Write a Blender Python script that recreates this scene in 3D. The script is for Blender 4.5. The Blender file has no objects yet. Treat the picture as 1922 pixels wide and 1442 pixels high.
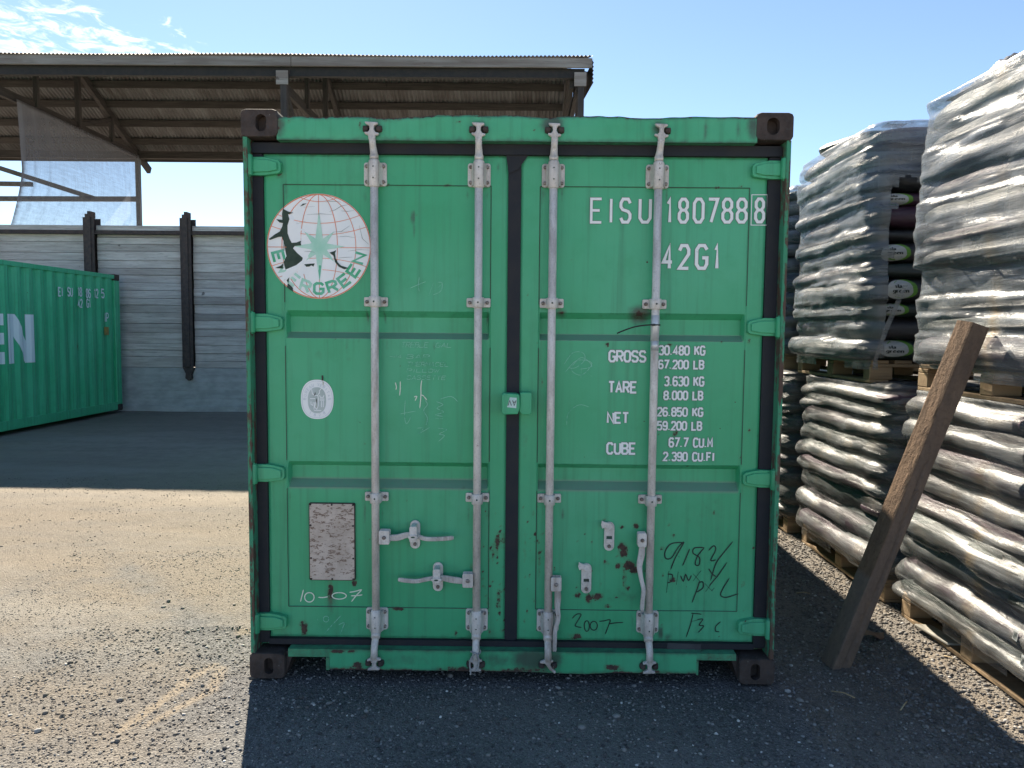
import bpy, bmesh, math, random
import numpy as np
from mathutils import Vector, Matrix
R_ = math.radians
SC = bpy.context.scene
COL = SC.collection

# ------------------------------------------------------------------ camera
CAMP = np.array([0.01501, -3.35526, 1.62276])
FPX = 1400.0                                   # focal length in photo pixels (photo 1922 wide)
def _axes(yaw, pitch, roll):
    cy, sy, cp, sp, cr, sr = math.cos(yaw), math.sin(yaw), math.cos(pitch), math.sin(pitch), math.cos(roll), math.sin(roll)
    f = np.array([sy*cp, cy*cp, sp]); r = np.array([cy, -sy, 0.0]); u = np.cross(r, f)
    return r*cr+u*sr, -r*sr+u*cr, f
CR, CU, CF = _axes(-0.0072727, -0.0706831, 0.0089552)
cam_d = bpy.data.cameras.new('camera'); cam = bpy.data.objects.new('camera', cam_d); COL.objects.link(cam)
cam.matrix_world = Matrix(((CR[0], CU[0], -CF[0], CAMP[0]), (CR[1], CU[1], -CF[1], CAMP[1]), (CR[2], CU[2], -CF[2], CAMP[2]), (0, 0, 0, 1)))
cam_d.sensor_width = 36; cam_d.lens = 36*FPX/1922; cam_d.clip_end = 2000; cam_d.clip_start = .05
SC.camera = cam

# ------------------------------------------------------------------ sky, sun, exposure
SUN_V = Vector((-.33, 1.1, 1.0)).normalized()      # towards the sun
SUN_EL = math.asin(SUN_V.z); SUN_AZ = math.atan2(SUN_V.x, SUN_V.y)
W = bpy.data.worlds.new('World'); SC.world = W; W.use_nodes = True
wn = W.node_tree; wn.nodes.clear()
wo = wn.nodes.new('ShaderNodeOutputWorld'); wb = wn.nodes.new('ShaderNodeBackground')
sky = wn.nodes.new('ShaderNodeTexSky'); sky.sky_type = 'NISHITA'; sky.sun_disc = False
sky.sun_elevation = SUN_EL; sky.sun_rotation = SUN_AZ
sky.air_density = 0.85; sky.dust_density = 0.07; sky.ozone_density = 1.6; sky.altitude = 50
wb.inputs['Strength'].default_value = 0.052
def wnode(t, **kw):
    n = wn.nodes.new(t)
    for k, v in kw.items(): setattr(n, k, v)
    return n
def wl(a, b): wn.links.new(a, b)
tc = wnode('ShaderNodeTexCoord')
sep = wnode('ShaderNodeSeparateXYZ'); wl(tc.outputs['Generated'], sep.inputs[0])
def wmath(op, a, b=None, c=None):
    n = wnode('ShaderNodeMath', operation=op)
    for i, v in enumerate((a, b, c)):
        if v is None: continue
        if isinstance(v, (int, float)): n.inputs[i].default_value = v
        else: wl(v, n.inputs[i])
    return n.outputs[0]
zc = wmath('MAXIMUM', sep.outputs[2], .03)
cu = wmath('DIVIDE', sep.outputs[0], zc); cv = wmath('DIVIDE', sep.outputs[1], zc)
cmb = wnode('ShaderNodeCombineXYZ'); wl(wmath('MULTIPLY', cu, 1.0), cmb.inputs[0]); wl(wmath('MULTIPLY', cv, .9), cmb.inputs[1])
cn = wnode('ShaderNodeTexNoise'); cn.inputs['Scale'].default_value = 9.0; cn.inputs['Detail'].default_value = 9; cn.inputs['Roughness'].default_value = .62
cn.inputs['Distortion'].default_value = .6; wl(cmb.outputs[0], cn.inputs['Vector'])
# a bank of thin cloud high up to the left: a blob in the cloud plane
du = wmath('DIVIDE', wmath('ADD', cu, 1.55), .55); dv = wmath('DIVIDE', wmath('SUBTRACT', cv, 2.75), .62)
rr = wmath('SQRT', wmath('ADD', wmath('MULTIPLY', du, du), wmath('MULTIPLY', dv, dv)))
mr = wnode('ShaderNodeMapRange', interpolation_type='SMOOTHSTEP'); wl(rr, mr.inputs[0]); mr.inputs[1].default_value = 1.35; mr.inputs[2].default_value = .35; mr.inputs[3].default_value = 0; mr.inputs[4].default_value = 1
cs = wmath('ADD', cn.outputs[0], wmath('MULTIPLY', wmath('SUBTRACT', mr.outputs[0], 1.0), .34))
mr2 = wnode('ShaderNodeMapRange', interpolation_type='SMOOTHSTEP'); wl(cs, mr2.inputs[0]); mr2.inputs[1].default_value = .43; mr2.inputs[2].default_value = .62; mr2.inputs[3].default_value = 0; mr2.inputs[4].default_value = .85
cmix = wnode('ShaderNodeMix', data_type='RGBA'); wl(mr2.outputs[0], cmix.inputs[0]); wl(sky.outputs[0], cmix.inputs[6]); cmix.inputs[7].default_value = (7.5, 7.9, 7.6, 1)
wl(cmix.outputs[2], wb.inputs['Color']); wl(wb.outputs[0], wo.inputs['Surface'])
sd = bpy.data.lights.new('sun', 'SUN'); sun = bpy.data.objects.new('sun', sd); COL.objects.link(sun)
sd.energy = 4.3; sd.angle = R_(.53); sd.color = (1.0, .90, .74)
sun.rotation_euler = SUN_V.to_track_quat('Z', 'Y').to_euler(); sun.location = (-8, 25, 25)
SC.view_settings.view_transform = 'Standard'; SC.view_settings.look = 'None'
SC.view_settings.exposure = 1.93; SC.view_settings.gamma = 1.0

# ------------------------------------------------------------------ photo survey: pixel ray meets a real plane
def _ray(x, y): return CR*(x-961)/FPX - CU*(y-721)/FPX + CF
def onY(x, y, yy):
    d = _ray(x, y); t = (yy-CAMP[1])/d[1]; q = CAMP+t*d; return float(q[0]), float(q[2])
def onX(x, y, xx):
    d = _ray(x, y); t = (xx-CAMP[0])/d[0]; q = CAMP+t*d; return float(q[1]), float(q[2])
def onG(x, y, z=0.0):
    d = _ray(x, y); t = (z-CAMP[2])/d[2]; q = CAMP+t*d; return float(q[0]), float(q[1])

rnd = random.Random(7)
rng = np.random.default_rng(11)

def vnoise(x, y, seed=0):
    x = np.asarray(x, float); y = np.asarray(y, float)
    xi = np.floor(x).astype(np.int64); yi = np.floor(y).astype(np.int64); fx = x-xi; fy = y-yi
    fx = fx*fx*(3-2*fx); fy = fy*fy*(3-2*fy)
    def h(a, b):
        n = (a*374761393+b*668265263+seed*1442695041) & 0xffffffff
        n = ((n ^ (n >> 13))*1274126177) & 0xffffffff
        return ((n ^ (n >> 16)) & 0xffff)/65535.0
    return (h(xi, yi)*(1-fx)+h(xi+1, yi)*fx)*(1-fy)+(h(xi, yi+1)*(1-fx)+h(xi+1, yi+1)*fx)*fy
def fbm(x, y, seed=0, o=4):
    s = 0; a = .5; t = 0
    for i in range(o):
        s = s+a*vnoise(np.asarray(x)*2**i, np.asarray(y)*2**i, seed+i*17); t += a; a *= .5
    return s/t

# ------------------------------------------------------------------ materials
class Mt:
    def __init__(s, name):
        s.m = bpy.data.materials.new(name); s.m.use_nodes = True; s.t = s.m.node_tree; s.t.nodes.clear()
        s.out = s.t.nodes.new('ShaderNodeOutputMaterial'); s._tc = None
    def n(s, typ, props=None, **inp):
        n = s.t.nodes.new(typ)
        for k, v in (props or {}).items(): setattr(n, k, v)
        for k, v in inp.items():
            k = k.replace('_', ' ')
            s.set(n.inputs[k], v)
        return n
    def set(s, sock, v):
        if isinstance(v, bpy.types.NodeSocket): s.t.links.new(v, sock)
        elif isinstance(v, tuple) and len(v) == 3 and sock.type == 'RGBA': sock.default_value = (*v, 1)
        else: sock.default_value = v
    def co(s, sc=(1, 1, 1), which='Object'):
        if s._tc is None: s._tc = s.n('ShaderNodeTexCoord')
        o = s._tc.outputs[which]
        if sc == (1, 1, 1): return o
        m = s.n('ShaderNodeMapping'); s.t.links.new(o, m.inputs[0]); m.inputs['Scale'].default_value = sc
        return m.outputs[0]
    def noise(s, scale, detail=4, rough=.55, vec=None, dist=0):
        return s.n('ShaderNodeTexNoise', None, Scale=scale, Detail=detail, Roughness=rough, Distortion=dist, Vector=vec or s.co()).outputs[0]
    def math(s, op, a, b=0.0, clamp=False):
        n = s.n('ShaderNodeMath', {'operation': op, 'use_clamp': clamp}); s.set(n.inputs[0], a); s.set(n.inputs[1], b); return n.outputs[0]
    def step(s, v, a, b, lo=0.0, hi=1.0):
        n = s.n('ShaderNodeMapRange', {'interpolation_type': 'SMOOTHSTEP'})
        for i, q in enumerate((v, a, b, lo, hi)): s.set(n.inputs[i], q)
        return n.outputs[0]
    def mix(s, f, a, b, bl='MIX'):
        n = s.n('ShaderNodeMix', {'data_type': 'RGBA', 'blend_type': bl}); s.set(n.inputs[0], f); s.set(n.inputs[6], a); s.set(n.inputs[7], b); return n.outputs[2]
    def attr(s, name): return s.n('ShaderNodeAttribute', {'attribute_name': name}).outputs['Fac']
    def rand(s): return s.n('ShaderNodeObjectInfo').outputs['Random']
    def bump(s, h, st=.3, d=.01, nrm=None):
        n = s.n('ShaderNodeBump', None, Height=h, Strength=st, Distance=d)
        if nrm is not None: s.set(n.inputs['Normal'], nrm)
        return n.outputs[0]
    def bsdf(s, col, rough=.6, metal=0.0, nrm=None, spec=.5, **kw):
        b = s.n('ShaderNodeBsdfPrincipled', None, Base_Color=col, Roughness=rough, Metallic=metal)
        b.inputs['Specular IOR Level'].default_value = spec
        if nrm is not None: s.set(b.inputs['Normal'], nrm)
        for k, v in kw.items(): s.set(b.inputs[k.replace('_', ' ')], v)
        return b.outputs[0]
    def done(s, sh): s.t.links.new(sh, s.out.inputs[0]); return s.m

def plain(name, c, c2=None, rough=.6, metal=0, scale=12, bump=.15, bsc=90, st=(1, 1, 1), spec=.5, bd=.004):
    k = Mt(name); v = k.co(st)
    c2 = c2 or tuple(x*.7 for x in c)
    f = k.step(k.noise(scale, 5, .6, v), .35, .65)
    return k.done(k.bsdf(k.mix(f, c, c2), rough, metal, k.bump(k.noise(bsc, 3, .6, v), bump, bd), spec))

def green_paint(name, base=(.046, .388, .184), fade=(.080, .435, .240), dark=(.034, .305, .136), wear=0.0):
    k = Mt(name)
    big = k.noise(1.3, 4, .5); fine = k.noise(9, 5, .6)
    c = k.mix(k.step(big, .3, .7), base, fade)
    c = k.mix(k.math('MULTIPLY', k.step(fine, .45, .8), .35), c, dark)
    # vertical washed streaks
    stv = k.noise(1.0, 5, .65, k.co((26, 26, .9)))
    c = k.mix(k.math('MULTIPLY', k.step(stv, .47, .76), .55+wear*.3), c, (.045, .21, .115))
    if wear: c = k.mix(k.step(k.math('MULTIPLY', k.step(k.noise(1.0, 6, .7, k.co((5, 5, 1.1))), .5, .85), k.noise(7, 5, .7)), .22, .40, 0, .75), c, (.085, .065, .045))
    # dirt
    g = k.attr('grime'); gn = k.noise(22, 6, .65)
    gm = k.math('MULTIPLY', k.step(k.math('ADD', g, k.math('MULTIPLY', k.math('SUBTRACT', gn, .5), .7)), .12, .75), .85)
    c = k.mix(gm, c, (.055, .060, .055))
    # dust lying on ledges
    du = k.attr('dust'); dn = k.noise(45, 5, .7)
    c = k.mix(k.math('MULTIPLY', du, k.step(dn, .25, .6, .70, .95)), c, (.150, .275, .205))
    # rust
    ru = k.attr('rust'); rn = k.noise(38, 7, .7)
    rm = k.step(k.math('ADD', ru, k.math('MULTIPLY', k.math('SUBTRACT', rn, .5), 1.5)), .40, .52)
    rm2 = k.step(k.noise(30, 3, .5), .735, .765)
    sp = k.noise(2.2, 2, .5); rm2 = k.math('MULTIPLY', rm2, k.step(sp, .48, .6))
    rm = k.math('MAXIMUM', rm, rm2)
    rc = k.mix(k.step(k.noise(70, 4, .6), .35, .65), (.050, .034, .030), (.095, .058, .045))
    halo = k.math('MULTIPLY', k.step(k.math('ADD', ru, k.math('MULTIPLY', k.math('SUBTRACT', rn, .5), 1.0)), .16, .45), .42)
    c = k.mix(halo, c, (.10, .115, .06))
    c = k.mix(rm, c, rc)
    rough = k.step(rm, 0, 1, .46, .9)
    h = k.math('ADD', k.math('MULTIPLY', k.noise(5, 3, .5), .9), k.math('MULTIPLY', rm, .12))
    h = k.math('ADD', h, k.math('MULTIPLY', k.noise(120, 3, .6), .06))
    return k.done(k.bsdf(c, rough, 0, k.bump(h, .35, .006), .45))

def rusty(name, a=(.055, .034, .027), b=(.125, .075, .055), c=(.075, .062, .058), rough=.85):
    k = Mt(name)
    n1 = k.noise(14, 6, .65); n2 = k.noise(45, 5, .7)
    col = k.mix(k.step(n1, .35, .65), a, b); col = k.mix(k.step(n2, .5, .68), col, c)
    col = k.mix(k.step(k.noise(70, 3, .6), .68, .74), col, (.26, .24, .22))
    return k.done(k.bsdf(col, rough, 0, k.bump(n2, .5, .004), .3))

def galv(name, a=(.74, .695, .66), b=(.52, .475, .445), rust=.0):
    k = Mt(name)
    n1 = k.noise(18, 6, .7, k.co((1, 1, .35))); n2 = k.noise(110, 3, .6)
    c = k.mix(k.step(n1, .35, .7), a, b); c = k.mix(k.step(n2, .5, .7, 0, .28), c, (.24, .215, .205)); c = k.mix(k.step(k.noise(1.0, 5, .7, k.co((9, 9, 1.3))), .56, .72, 0, .6), c, (.25, .18, .135)); c = k.mix(k.step(k.noise(6, 5, .7, k.co((6, 6, 1))), .55, .75, 0, .45), c, (.27, .22, .185))
    c = k.mix(k.step(k.math('ADD', k.noise(23, 6, .7), rust), .66, .76), c, (.17, .11, .085))
    return k.done(k.bsdf(c, .5, .05, k.bump(n2, .25, .002), .5))

def wood(name, a, b, axis=0, rough=.85, dk=(.05, .04, .035), bump=.4, sc=1.0):
    k = Mt(name); st = [14*sc, 14*sc, 14*sc]; st[axis] = .9*sc
    v = k.co(tuple(st)); tone = k.attr('tone')
    n1 = k.noise(1.6, 7, .65, v, .4); n2 = k.noise(6, 5, .6, v)
    c = k.mix(k.step(n1, .3, .7), a, b)
    c = k.mix(k.math('MULTIPLY', k.step(n2, .55, .75), .6), c, dk)
    c = k.mix(k.math('MULTIPLY', k.step(k.noise(2.2, 3, .5), .5, .75), .35), c, tuple(x*.55 for x in a))
    c = k.mix(tone, c, (.055, .042, .036))
    kn = k.step(k.noise(5.5, 2, .4), .75, .79); c = k.mix(k.math('MULTIPLY', kn, .7), c, dk)
    return k.done(k.bsdf(c, rough, 0, k.bump(k.math('ADD', n1, k.math('MULTIPLY', n2, .6)), bump, .006), .25))

M = {}
M['green'] = green_paint('green_paint')
M['green_far'] = green_paint('weathered_green_paint', (.055, .46, .225), (.085, .51, .28), (.035, .33, .15), wear=.6)
M['rust'] = rusty('rusty_steel', (.044, .034, .031), (.080, .060, .053), (.062, .057, .057))
def post_mat():
    k = Mt('rust_edged_green_post'); n = k.noise(1.0, 6, .7, k.co((30, 30, 3.2))); n2 = k.noise(16, 5, .7)
    f = k.step(k.math('ADD', n, k.math('MULTIPLY', k.math('SUBTRACT', n2, .5), .5)), .46, .56)
    c = k.mix(f, (.055, .27, .155), k.mix(n2, (.06, .036, .028), (.13, .08, .06)))
    return k.done(k.bsdf(c, .75, 0, k.bump(n2, .4, .004), .35))
M['post'] = post_mat()
M['galv'] = galv('galvanised_steel'); M['galv_dirty'] = galv('dirty_galvanised_steel', (.64, .60, .575), (.42, .385, .365), .05)
M['bolt'] = plain('bolt_steel', (.30, .27, .25), (.16, .12, .10), .6, .3, 60, .1)
M['rubber'] = plain('black_rubber', (.011, .014, .022), (.018, .019, .024), .75, 0, 9, .2, 60)
def paint_white(name, base, under, thr):
    k = Mt(name); f = k.step(k.noise(55, 5, .7), thr, thr+.05)
    return k.done(k.bsdf(k.mix(f, base, under), .55, 0, None, .4))
M['white'] = paint_white('white_marking', (.84, .86, .87), (.13, .26, .19), .66)
M['white_edge'] = paint_white('dark_decal_edge', (.13, .18, .15), (.08, .2, .13), .6)
M['white_far'] = paint_white('white_panel_lettering', (.80, .84, .88), (.06, .25, .15), .68)
M['sticker'] = plain('white_vinyl', (.90, .91, .92), (.84, .86, .88), .45, 0, 6, .1)
M['orange'] = plain('orange_print', (.85, .22, .09), (.65, .24, .15), .5)
M['star'] = plain('pale_green_print', (.36, .68, .54), (.52, .76, .66), .5, 0, 14)
M['letter_green'] = plain('green_print', (.05, .42, .22), (.16, .52, .36), .5, 0, 16)
M['peeled'] = plain('peeled_adhesive', (.028, .05, .037), (.045, .075, .055), .8, 0, 20)
M['crack'] = plain('vinyl_crack', (.10, .13, .12), (.25, .28, .3), .8, 0, 20)
M['greyprint'] = plain('faded_grey_print', (.44, .51, .50), (.52, .58, .58), .5, 0, 10)
M['greyprint2'] = plain('faded_blue_print', (.46, .52, .60), (.56, .60, .66), .5, 0, 10)
M['chalk'] = paint_white('white_chalk', (.72, .80, .68), (.15, .45, .3), .62)
M['chalk_faint'] = paint_white('faint_chalk', (.26, .60, .45), (.09, .42, .26), .52)
M['marker'] = plain('black_marker_ink', (.010, .022, .020), (.02, .05, .036), .6)
M['seam'] = plain('dark_seam', (.035, .085, .06), (.05, .05, .04), .8, 0, 12)
M['paper'] = plain('pale_paper', (.56, .72, .70), (.5, .66, .64), .6)
M['tape'] = plain('silver_tape', (.62, .63, .65), (.45, .46, .48), .35, .3, 20)
M['plastic_black'] = plain('black_plastic', (.012, .013, .014), None, .4)
M['string'] = plain('grey_string', (.42, .41, .40), (.3, .3, .3), .8)
def plate_mat():
    k = Mt('stamped_data_plate')
    rows = k.noise(1, 5, .75, k.co((38, 38, 95)))
    z = k.n('ShaderNodeSeparateXYZ', None, Vector=k.co()).outputs[2]
    area = k.math('MULTIPLY', k.step(z, .42, .50), k.step(z, .86, .80))
    f = k.step(k.math('ADD', rows, k.math('MULTIPLY', k.math('SUBTRACT', area, 1.0), .10)), .52, .60)
    c = k.mix(k.step(k.noise(9, 6, .7), .3, .7), (.64, .54, .475), (.48, .39, .33))
    c = k.mix(k.math('MULTIPLY', f, .9), c, (.17, .105, .075))
    return k.done(k.bsdf(c, .75, .0, k.bump(rows, .4, .003), .3))
M['plate'] = plate_mat()

# ------------------------------------------------------------------ mesh builder and object rules
ORG = Vector((0, 0, 0))
class MB:
    def __init__(s): s.v = []; s.f = []; s.mi = []; s.sm = []; s.at = {}
    def add(s, vs, fs, mi=0, smooth=False):
        b = len(s.v); s.v += [tuple(map(float, q)) for q in vs]
        for f in fs: s.f.append(tuple(b+i for i in f)); s.mi.append(mi); s.sm.append(smooth)
        return s
    def box(s, x0, x1, y0, y1, z0, z1, mi=0, Mx=None):
        vs = [(x, y, z) for z in (z0, z1) for y in (y0, y1) for x in (x0, x1)]
        if Mx is not None: vs = [tuple(Mx @ Vector(q)) for q in vs]
        return s.add(vs, [(0, 2, 3, 1), (4, 5, 7, 6), (0, 1, 5, 4), (2, 6, 7, 3), (0, 4, 6, 2), (1, 3, 7, 5)], mi)
    def bar(s, p0, p1, w, h, mi=0, up=(0, 0, 1)):
        p0 = Vector(p0); p1 = Vector(p1); d = (p1-p0); L = d.length; d.normalize()
        sd_ = d.cross(Vector(up)); 
        if sd_.length < 1e-4: sd_ = d.cross(Vector((1, 0, 0)))
        sd_.normalize(); u = sd_.cross(d)
        Mx = Matrix(((sd_.x, d.x, u.x, p0.x), (sd_.y, d.y, u.y, p0.y), (sd_.z, d.z, u.z, p0.z), (0, 0, 0, 1)))
        return s.box(-w/2, w/2, 0, L, -h/2, h/2, mi, Mx)
    def tube(s, pts, r, n=10, mi=0, caps=True, sx=1.0):
        pts = [Vector(p) for p in pts]; rs = r if isinstance(r, (list, tuple)) else [r]*len(pts)
        vs = []; ref = None
        for i, p in enumerate(pts):
            d = (pts[min(i+1, len(pts)-1)]-pts[max(i-1, 0)]).normalized()
            if ref is None:
                ref = d.cross(Vector((0, 1, 0)))
                if ref.length < .1: ref = d.cross(Vector((1, 0, 0)))
            a = (ref-d*ref.dot(d)).normalized(); ref = a; b = d.cross(a)
            for k in range(n):
                t = 2*math.pi*k/n; vs.append(p+a*math.cos(t)*rs[i]+b*math.sin(t)*rs[i]*sx)
        fs = [(i*n+k, i*n+(k+1) % n, (i+1)*n+(k+1) % n, (i+1)*n+k) for i in range(len(pts)-1) for k in range(n)]
        s.add(vs, fs, mi, True)
        if caps:
            b = len(s.v)-len(vs)
            s.f.append(tuple(b+k for k in range(n))[::-1]); s.f.append(tuple(b+(len(pts)-1)*n+k for k in range(n)))
            s.mi += [mi, mi]; s.sm += [False, False]
        return s
    def prism(s, poly, y0, y1, mi=0):          # outline in x,z given depth y0 (front) .. y1
        n = len(poly)
        a = sum(poly[i][0]*poly[(i+1) % n][1]-poly[(i+1) % n][0]*poly[i][1] for i in range(n))
        if a < 0: poly = poly[::-1]
        vs = [(x, y0, z) for x, z in poly]+[(x, y1, z) for x, z in poly]
        return s.add(vs, [tuple(range(n)), tuple(range(2*n-1, n-1, -1))]+[(i, i+n, (i+1) % n+n, (i+1) % n) for i in range(n)], mi)
    def flat(s, poly, y, mi=0):
        n = len(poly); a = sum(poly[i][0]*poly[(i+1) % n][1]-poly[(i+1) % n][0]*poly[i][1] for i in range(n))
        if a < 0: poly = poly[::-1]
        return s.add([(x, y, z) for x, z in poly], [tuple(range(n))], mi)
    def ribbon(s, pts, w, y, mi=0, closed=False, taper=False, yf=None):
        P = np.array(pts, float); n = len(P)
        if n < 2: return s
        vs = []
        for i in range(n):
            a = P[i]-P[i-1] if (i > 0 or closed) else P[1]-P[0]
            b = P[(i+1) % n]-P[i] if (i < n-1 or closed) else P[-1]-P[-2]
            a = a/(np.hypot(*a)+1e-9); b = b/(np.hypot(*b)+1e-9)
            t = a+b; t = t/(np.hypot(*t)+1e-9); nn = np.array([-t[1], t[0]])
            c = max(.55, abs(nn @ np.array([-a[1], a[0]])))
            ww = w/2/c
            if taper and not closed and i in (0, n-1): ww *= .35
            for sg in (1, -1):
                q = P[i]+nn*ww*sg; vs.append((q[0], yf(q[0], q[1]) if yf else y, q[1]))
        fs = [(2*i, 2*i+1, 2*((i+1) % n)+1, 2*((i+1) % n)) for i in range(n if closed else n-1)]
        return s.add(vs, fs, mi)
    def build(s, name, mats, parent=None, bevel=0, seg=2, smooth=None, org=None):
        me = bpy.data.meshes.new(name)
        o_ = org if org is not None else (parent_loc(parent) if parent else Vector((0, 0, 0)))
        V = np.array(s.v, float)-np.array(o_)
        me.from_pydata(V.tolist(), [], s.f)
        mats = mats if isinstance(mats, (list, tuple)) else [mats]
        for m in mats: me.materials.append(M[m] if isinstance(m, str) else m)
        me.polygons.foreach_set('material_index', s.mi)
        me.polygons.foreach_set('use_smooth', s.sm if smooth is None else [smooth]*len(s.f))
        for k, vals in s.at.items():
            a = me.attributes.new(k, 'FLOAT', 'POINT'); a.data.foreach_set('value', np.asarray(vals, np.float32))
        me.validate(); me.update()
        ob = bpy.data.objects.new(name, me); COL.objects.link(ob)
        if parent: ob.parent = parent
        else: ob.location = o_
        if bevel:
            b = ob.modifiers.new('bevel', 'BEVEL'); b.width = bevel; b.segments = seg; b.limit_method = 'ANGLE'; b.angle_limit = R_(35)
        return ob
def parent_loc(p):
    q = p
    while q.parent: q = q.parent
    return q.location
def tag(o, label=None, cat=None, group=None, kind=None):
    if label: o['label'] = label
    if cat: o['category'] = cat
    if group: o['group'] = group
    if kind: o['kind'] = kind
    return o
def thing(name, label, cat, loc=(0, 0, 0), group=None):
    o = bpy.data.objects.new(name, None); COL.objects.link(o); o.location = loc; o.empty_display_size = .2
    return tag(o, label, cat, group)
def copy_tree(o, parent=None):
    c = o.copy(); COL.objects.link(c)
    if parent: c.parent = parent
    for ch in list(o.children): copy_tree(ch, c)
    return c
def rrect(x0, x1, z0, z1, r, n=4):
    out = []
    for cx, cz, a0 in ((x1-r, z1-r, 0), (x0+r, z1-r, 90), (x0+r, z0+r, 180), (x1-r, z0+r, 270)):
        for i in range(n+1):
            t = R_(a0+90*i/n); out.append((cx+r*math.cos(t), cz+r*math.sin(t)))
    return out
def ell(cx, cz, rx, rz, n=24, a0=0, a1=360):
    full = a1-a0 >= 360
    return [(cx+rx*math.cos(R_(a0+(a1-a0)*i/(n if full else n-1))), cz+rz*math.sin(R_(a0+(a1-a0)*i/(n if full else n-1)))) for i in range(n)]

# ------------------------------------------------------------------ stencil lettering
def _oct(x0, x1, z0, z1, c=.25, d=.14):
    return [(x0+c, z1), (x1-c, z1), (x1, z1-d), (x1, z0+d), (x1-c, z0), (x0+c, z0), (x0, z0+d), (x0, z1-d), (x0+c, z1)]
GL = {
 'A': [[(0, 0), (.5, 1), (1, 0)], [(.2, .33), (.8, .33)]],
 'B': [[(0, 0), (0, 1), (.72, 1), (.95, .86), (.95, .66), (.72, .52), (0, .52)], [(.72, .52), (1, .36), (1, .15), (.75, 0), (0, 0)]],
 'C': [[(1, .82), (.75, 1), (.25, 1), (0, .82), (0, .18), (.25, 0), (.75, 0), (1, .18)]],
 'D': [[(0, 0), (0, 1), (.65, 1), (1, .75), (1, .25), (.65, 0), (0, 0)]],
 'E': [[(1, 1), (0, 1), (0, 0), (1, 0)], [(0, .51), (.82, .51)]],
 'F': [[(1, 1), (0, 1), (0, 0)], [(0, .51), (.8, .51)]],
 'G': [[(1, .82), (.75, 1), (.25, 1), (0, .82), (0, .18), (.25, 0), (.8, 0), (1, .18), (1, .46), (.55, .46)]],
 'H': [[(0, 0), (0, 1)], [(1, 0), (1, 1)], [(0, .5), (1, .5)]],
 'I': [[(.5, 0), (.5, 1)]],
 'K': [[(0, 0), (0, 1)], [(1, 1), (0, .42)], [(.35, .6), (1, 0)]],
 'L': [[(0, 1), (0, 0), (1, 0)]],
 'M': [[(0, 0), (0, 1), (.5, .35), (1, 1), (1, 0)]],
 'N': [[(0, 0), (0, 1), (1, 0), (1, 1)]],
 'O': [_oct(0, 1, 0, 1, .25, .18)], '0': [_oct(0, 1, 0, 1, .28, .18)],
 'P': [[(0, 0), (0, 1), (.72, 1), (1, .85), (1, .6), (.72, .45), (0, .45)]],
 'R': [[(0, 0), (0, 1), (.72, 1), (1, .85), (1, .62), (.72, .48), (0, .48)], [(.5, .48), (1, 0)]],
 'S': [[(1, .82), (.78, 1), (.22, 1), (0, .83), (0, .66), (.2, .54), (.8, .46), (1, .34), (1, .17), (.78, 0), (.22, 0), (0, .18)]],
 'T': [[(0, 1), (1, 1)], [(.5, 1), (.5, 0)]],
 'U': [[(0, 1), (0, .18), (.25, 0), (.75, 0), (1, .18), (1, 1)]],
 'V': [[(0, 1), (.5, 0), (1, 1)]], 'W': [[(0, 1), (.25, 0), (.5, .8), (.75, 0), (1, 1)]],
 'Y': [[(0, 1), (.5, .5), (1, 1)], [(.5, .5), (.5, 0)]],
 '1': [[(.2, .80), (.62, 1), (.62, 0)]],
 '2': [[(0, .78), (.22, 1), (.78, 1), (1, .82), (1, .62), (0, .0), (1, .0)]],
 '3': [[(0, .85), (.25, 1), (.75, 1), (1, .85), (1, .66), (.75, .53), (.4, .53)], [(.75, .53), (1, .38), (1, .16), (.75, 0), (.25, 0), (0, .15)]],
 '4': [[(.7, 0), (.7, 1), (0, .28), (1, .28)]],
 '5': [[(1, 1), (.05, 1), (0, .55), (.7, .6), (1, .45), (1, .17), (.75, 0), (.25, 0), (0, .15)]],
 '6': [[(1, .85), (.75, 1), (.25, 1), (0, .82), (0, .18), (.25, 0), (.75, 0), (1, .18), (1, .38), (.75, .55), (.25, .55), (0, .42)]],
 '7': [[(0, 1), (1, 1), (.3, 0)]],
 '8': [_oct(.04, .96, .52, 1, .26, .14), _oct(0, 1, 0, .52, .26, .15)],
 '9': [[(0, .15), (.25, 0), (.75, 0), (1, .18), (1, .82), (.75, 1), (.25, 1), (0, .82), (0, .62), (.25, .45), (.75, .45), (1, .58)]],
 '.': [[(.3, .0), (.3, .10)]], '-': [[(0, .45), (1, .45)]],
 'a': [[(.1, .6), (.4, .7), (.8, .62), (.85, 0)], [(.85, .4), (.2, .36), (0, .18), (.2, 0), (.6, .02), (.85, .15)]],
 'w': [[(0, .68), (.25, 0), (.5, .6), (.75, 0), (1, .68)]], 'n': [[(0, 0), (0, .68)], [(0, .5), (.4, .7), (.8, .6), (.85, 0)]],
 's': [[(.85, .6), (.4, .7), (.1, .55), (.8, .2), (.5, 0), (.05, .1)]], 't': [[(.4, 1), (.4, .1), (.8, .02)], [(.1, .7), (.8, .7)]],
 'g': [[(.85, .68), (.85, -.2), (.4, -.32), (.1, -.2)], [(.85, .5), (.4, .7), (.05, .4), (.4, 0), (.85, .15)]], 'r': [[(.1, 0), (.1, .7)], [(.1, .5), (.5, .7), (.8, .62)]],
 'e': [[(.05, .36), (.85, .4), (.7, .65), (.4, .7), (.05, .4), (.2, .05), (.5, 0), (.85, .12)]],
}
CW = {'I': .45, '1': .62, '.': .38, ' ': .7, 't': .6, 'r': .6}
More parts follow.
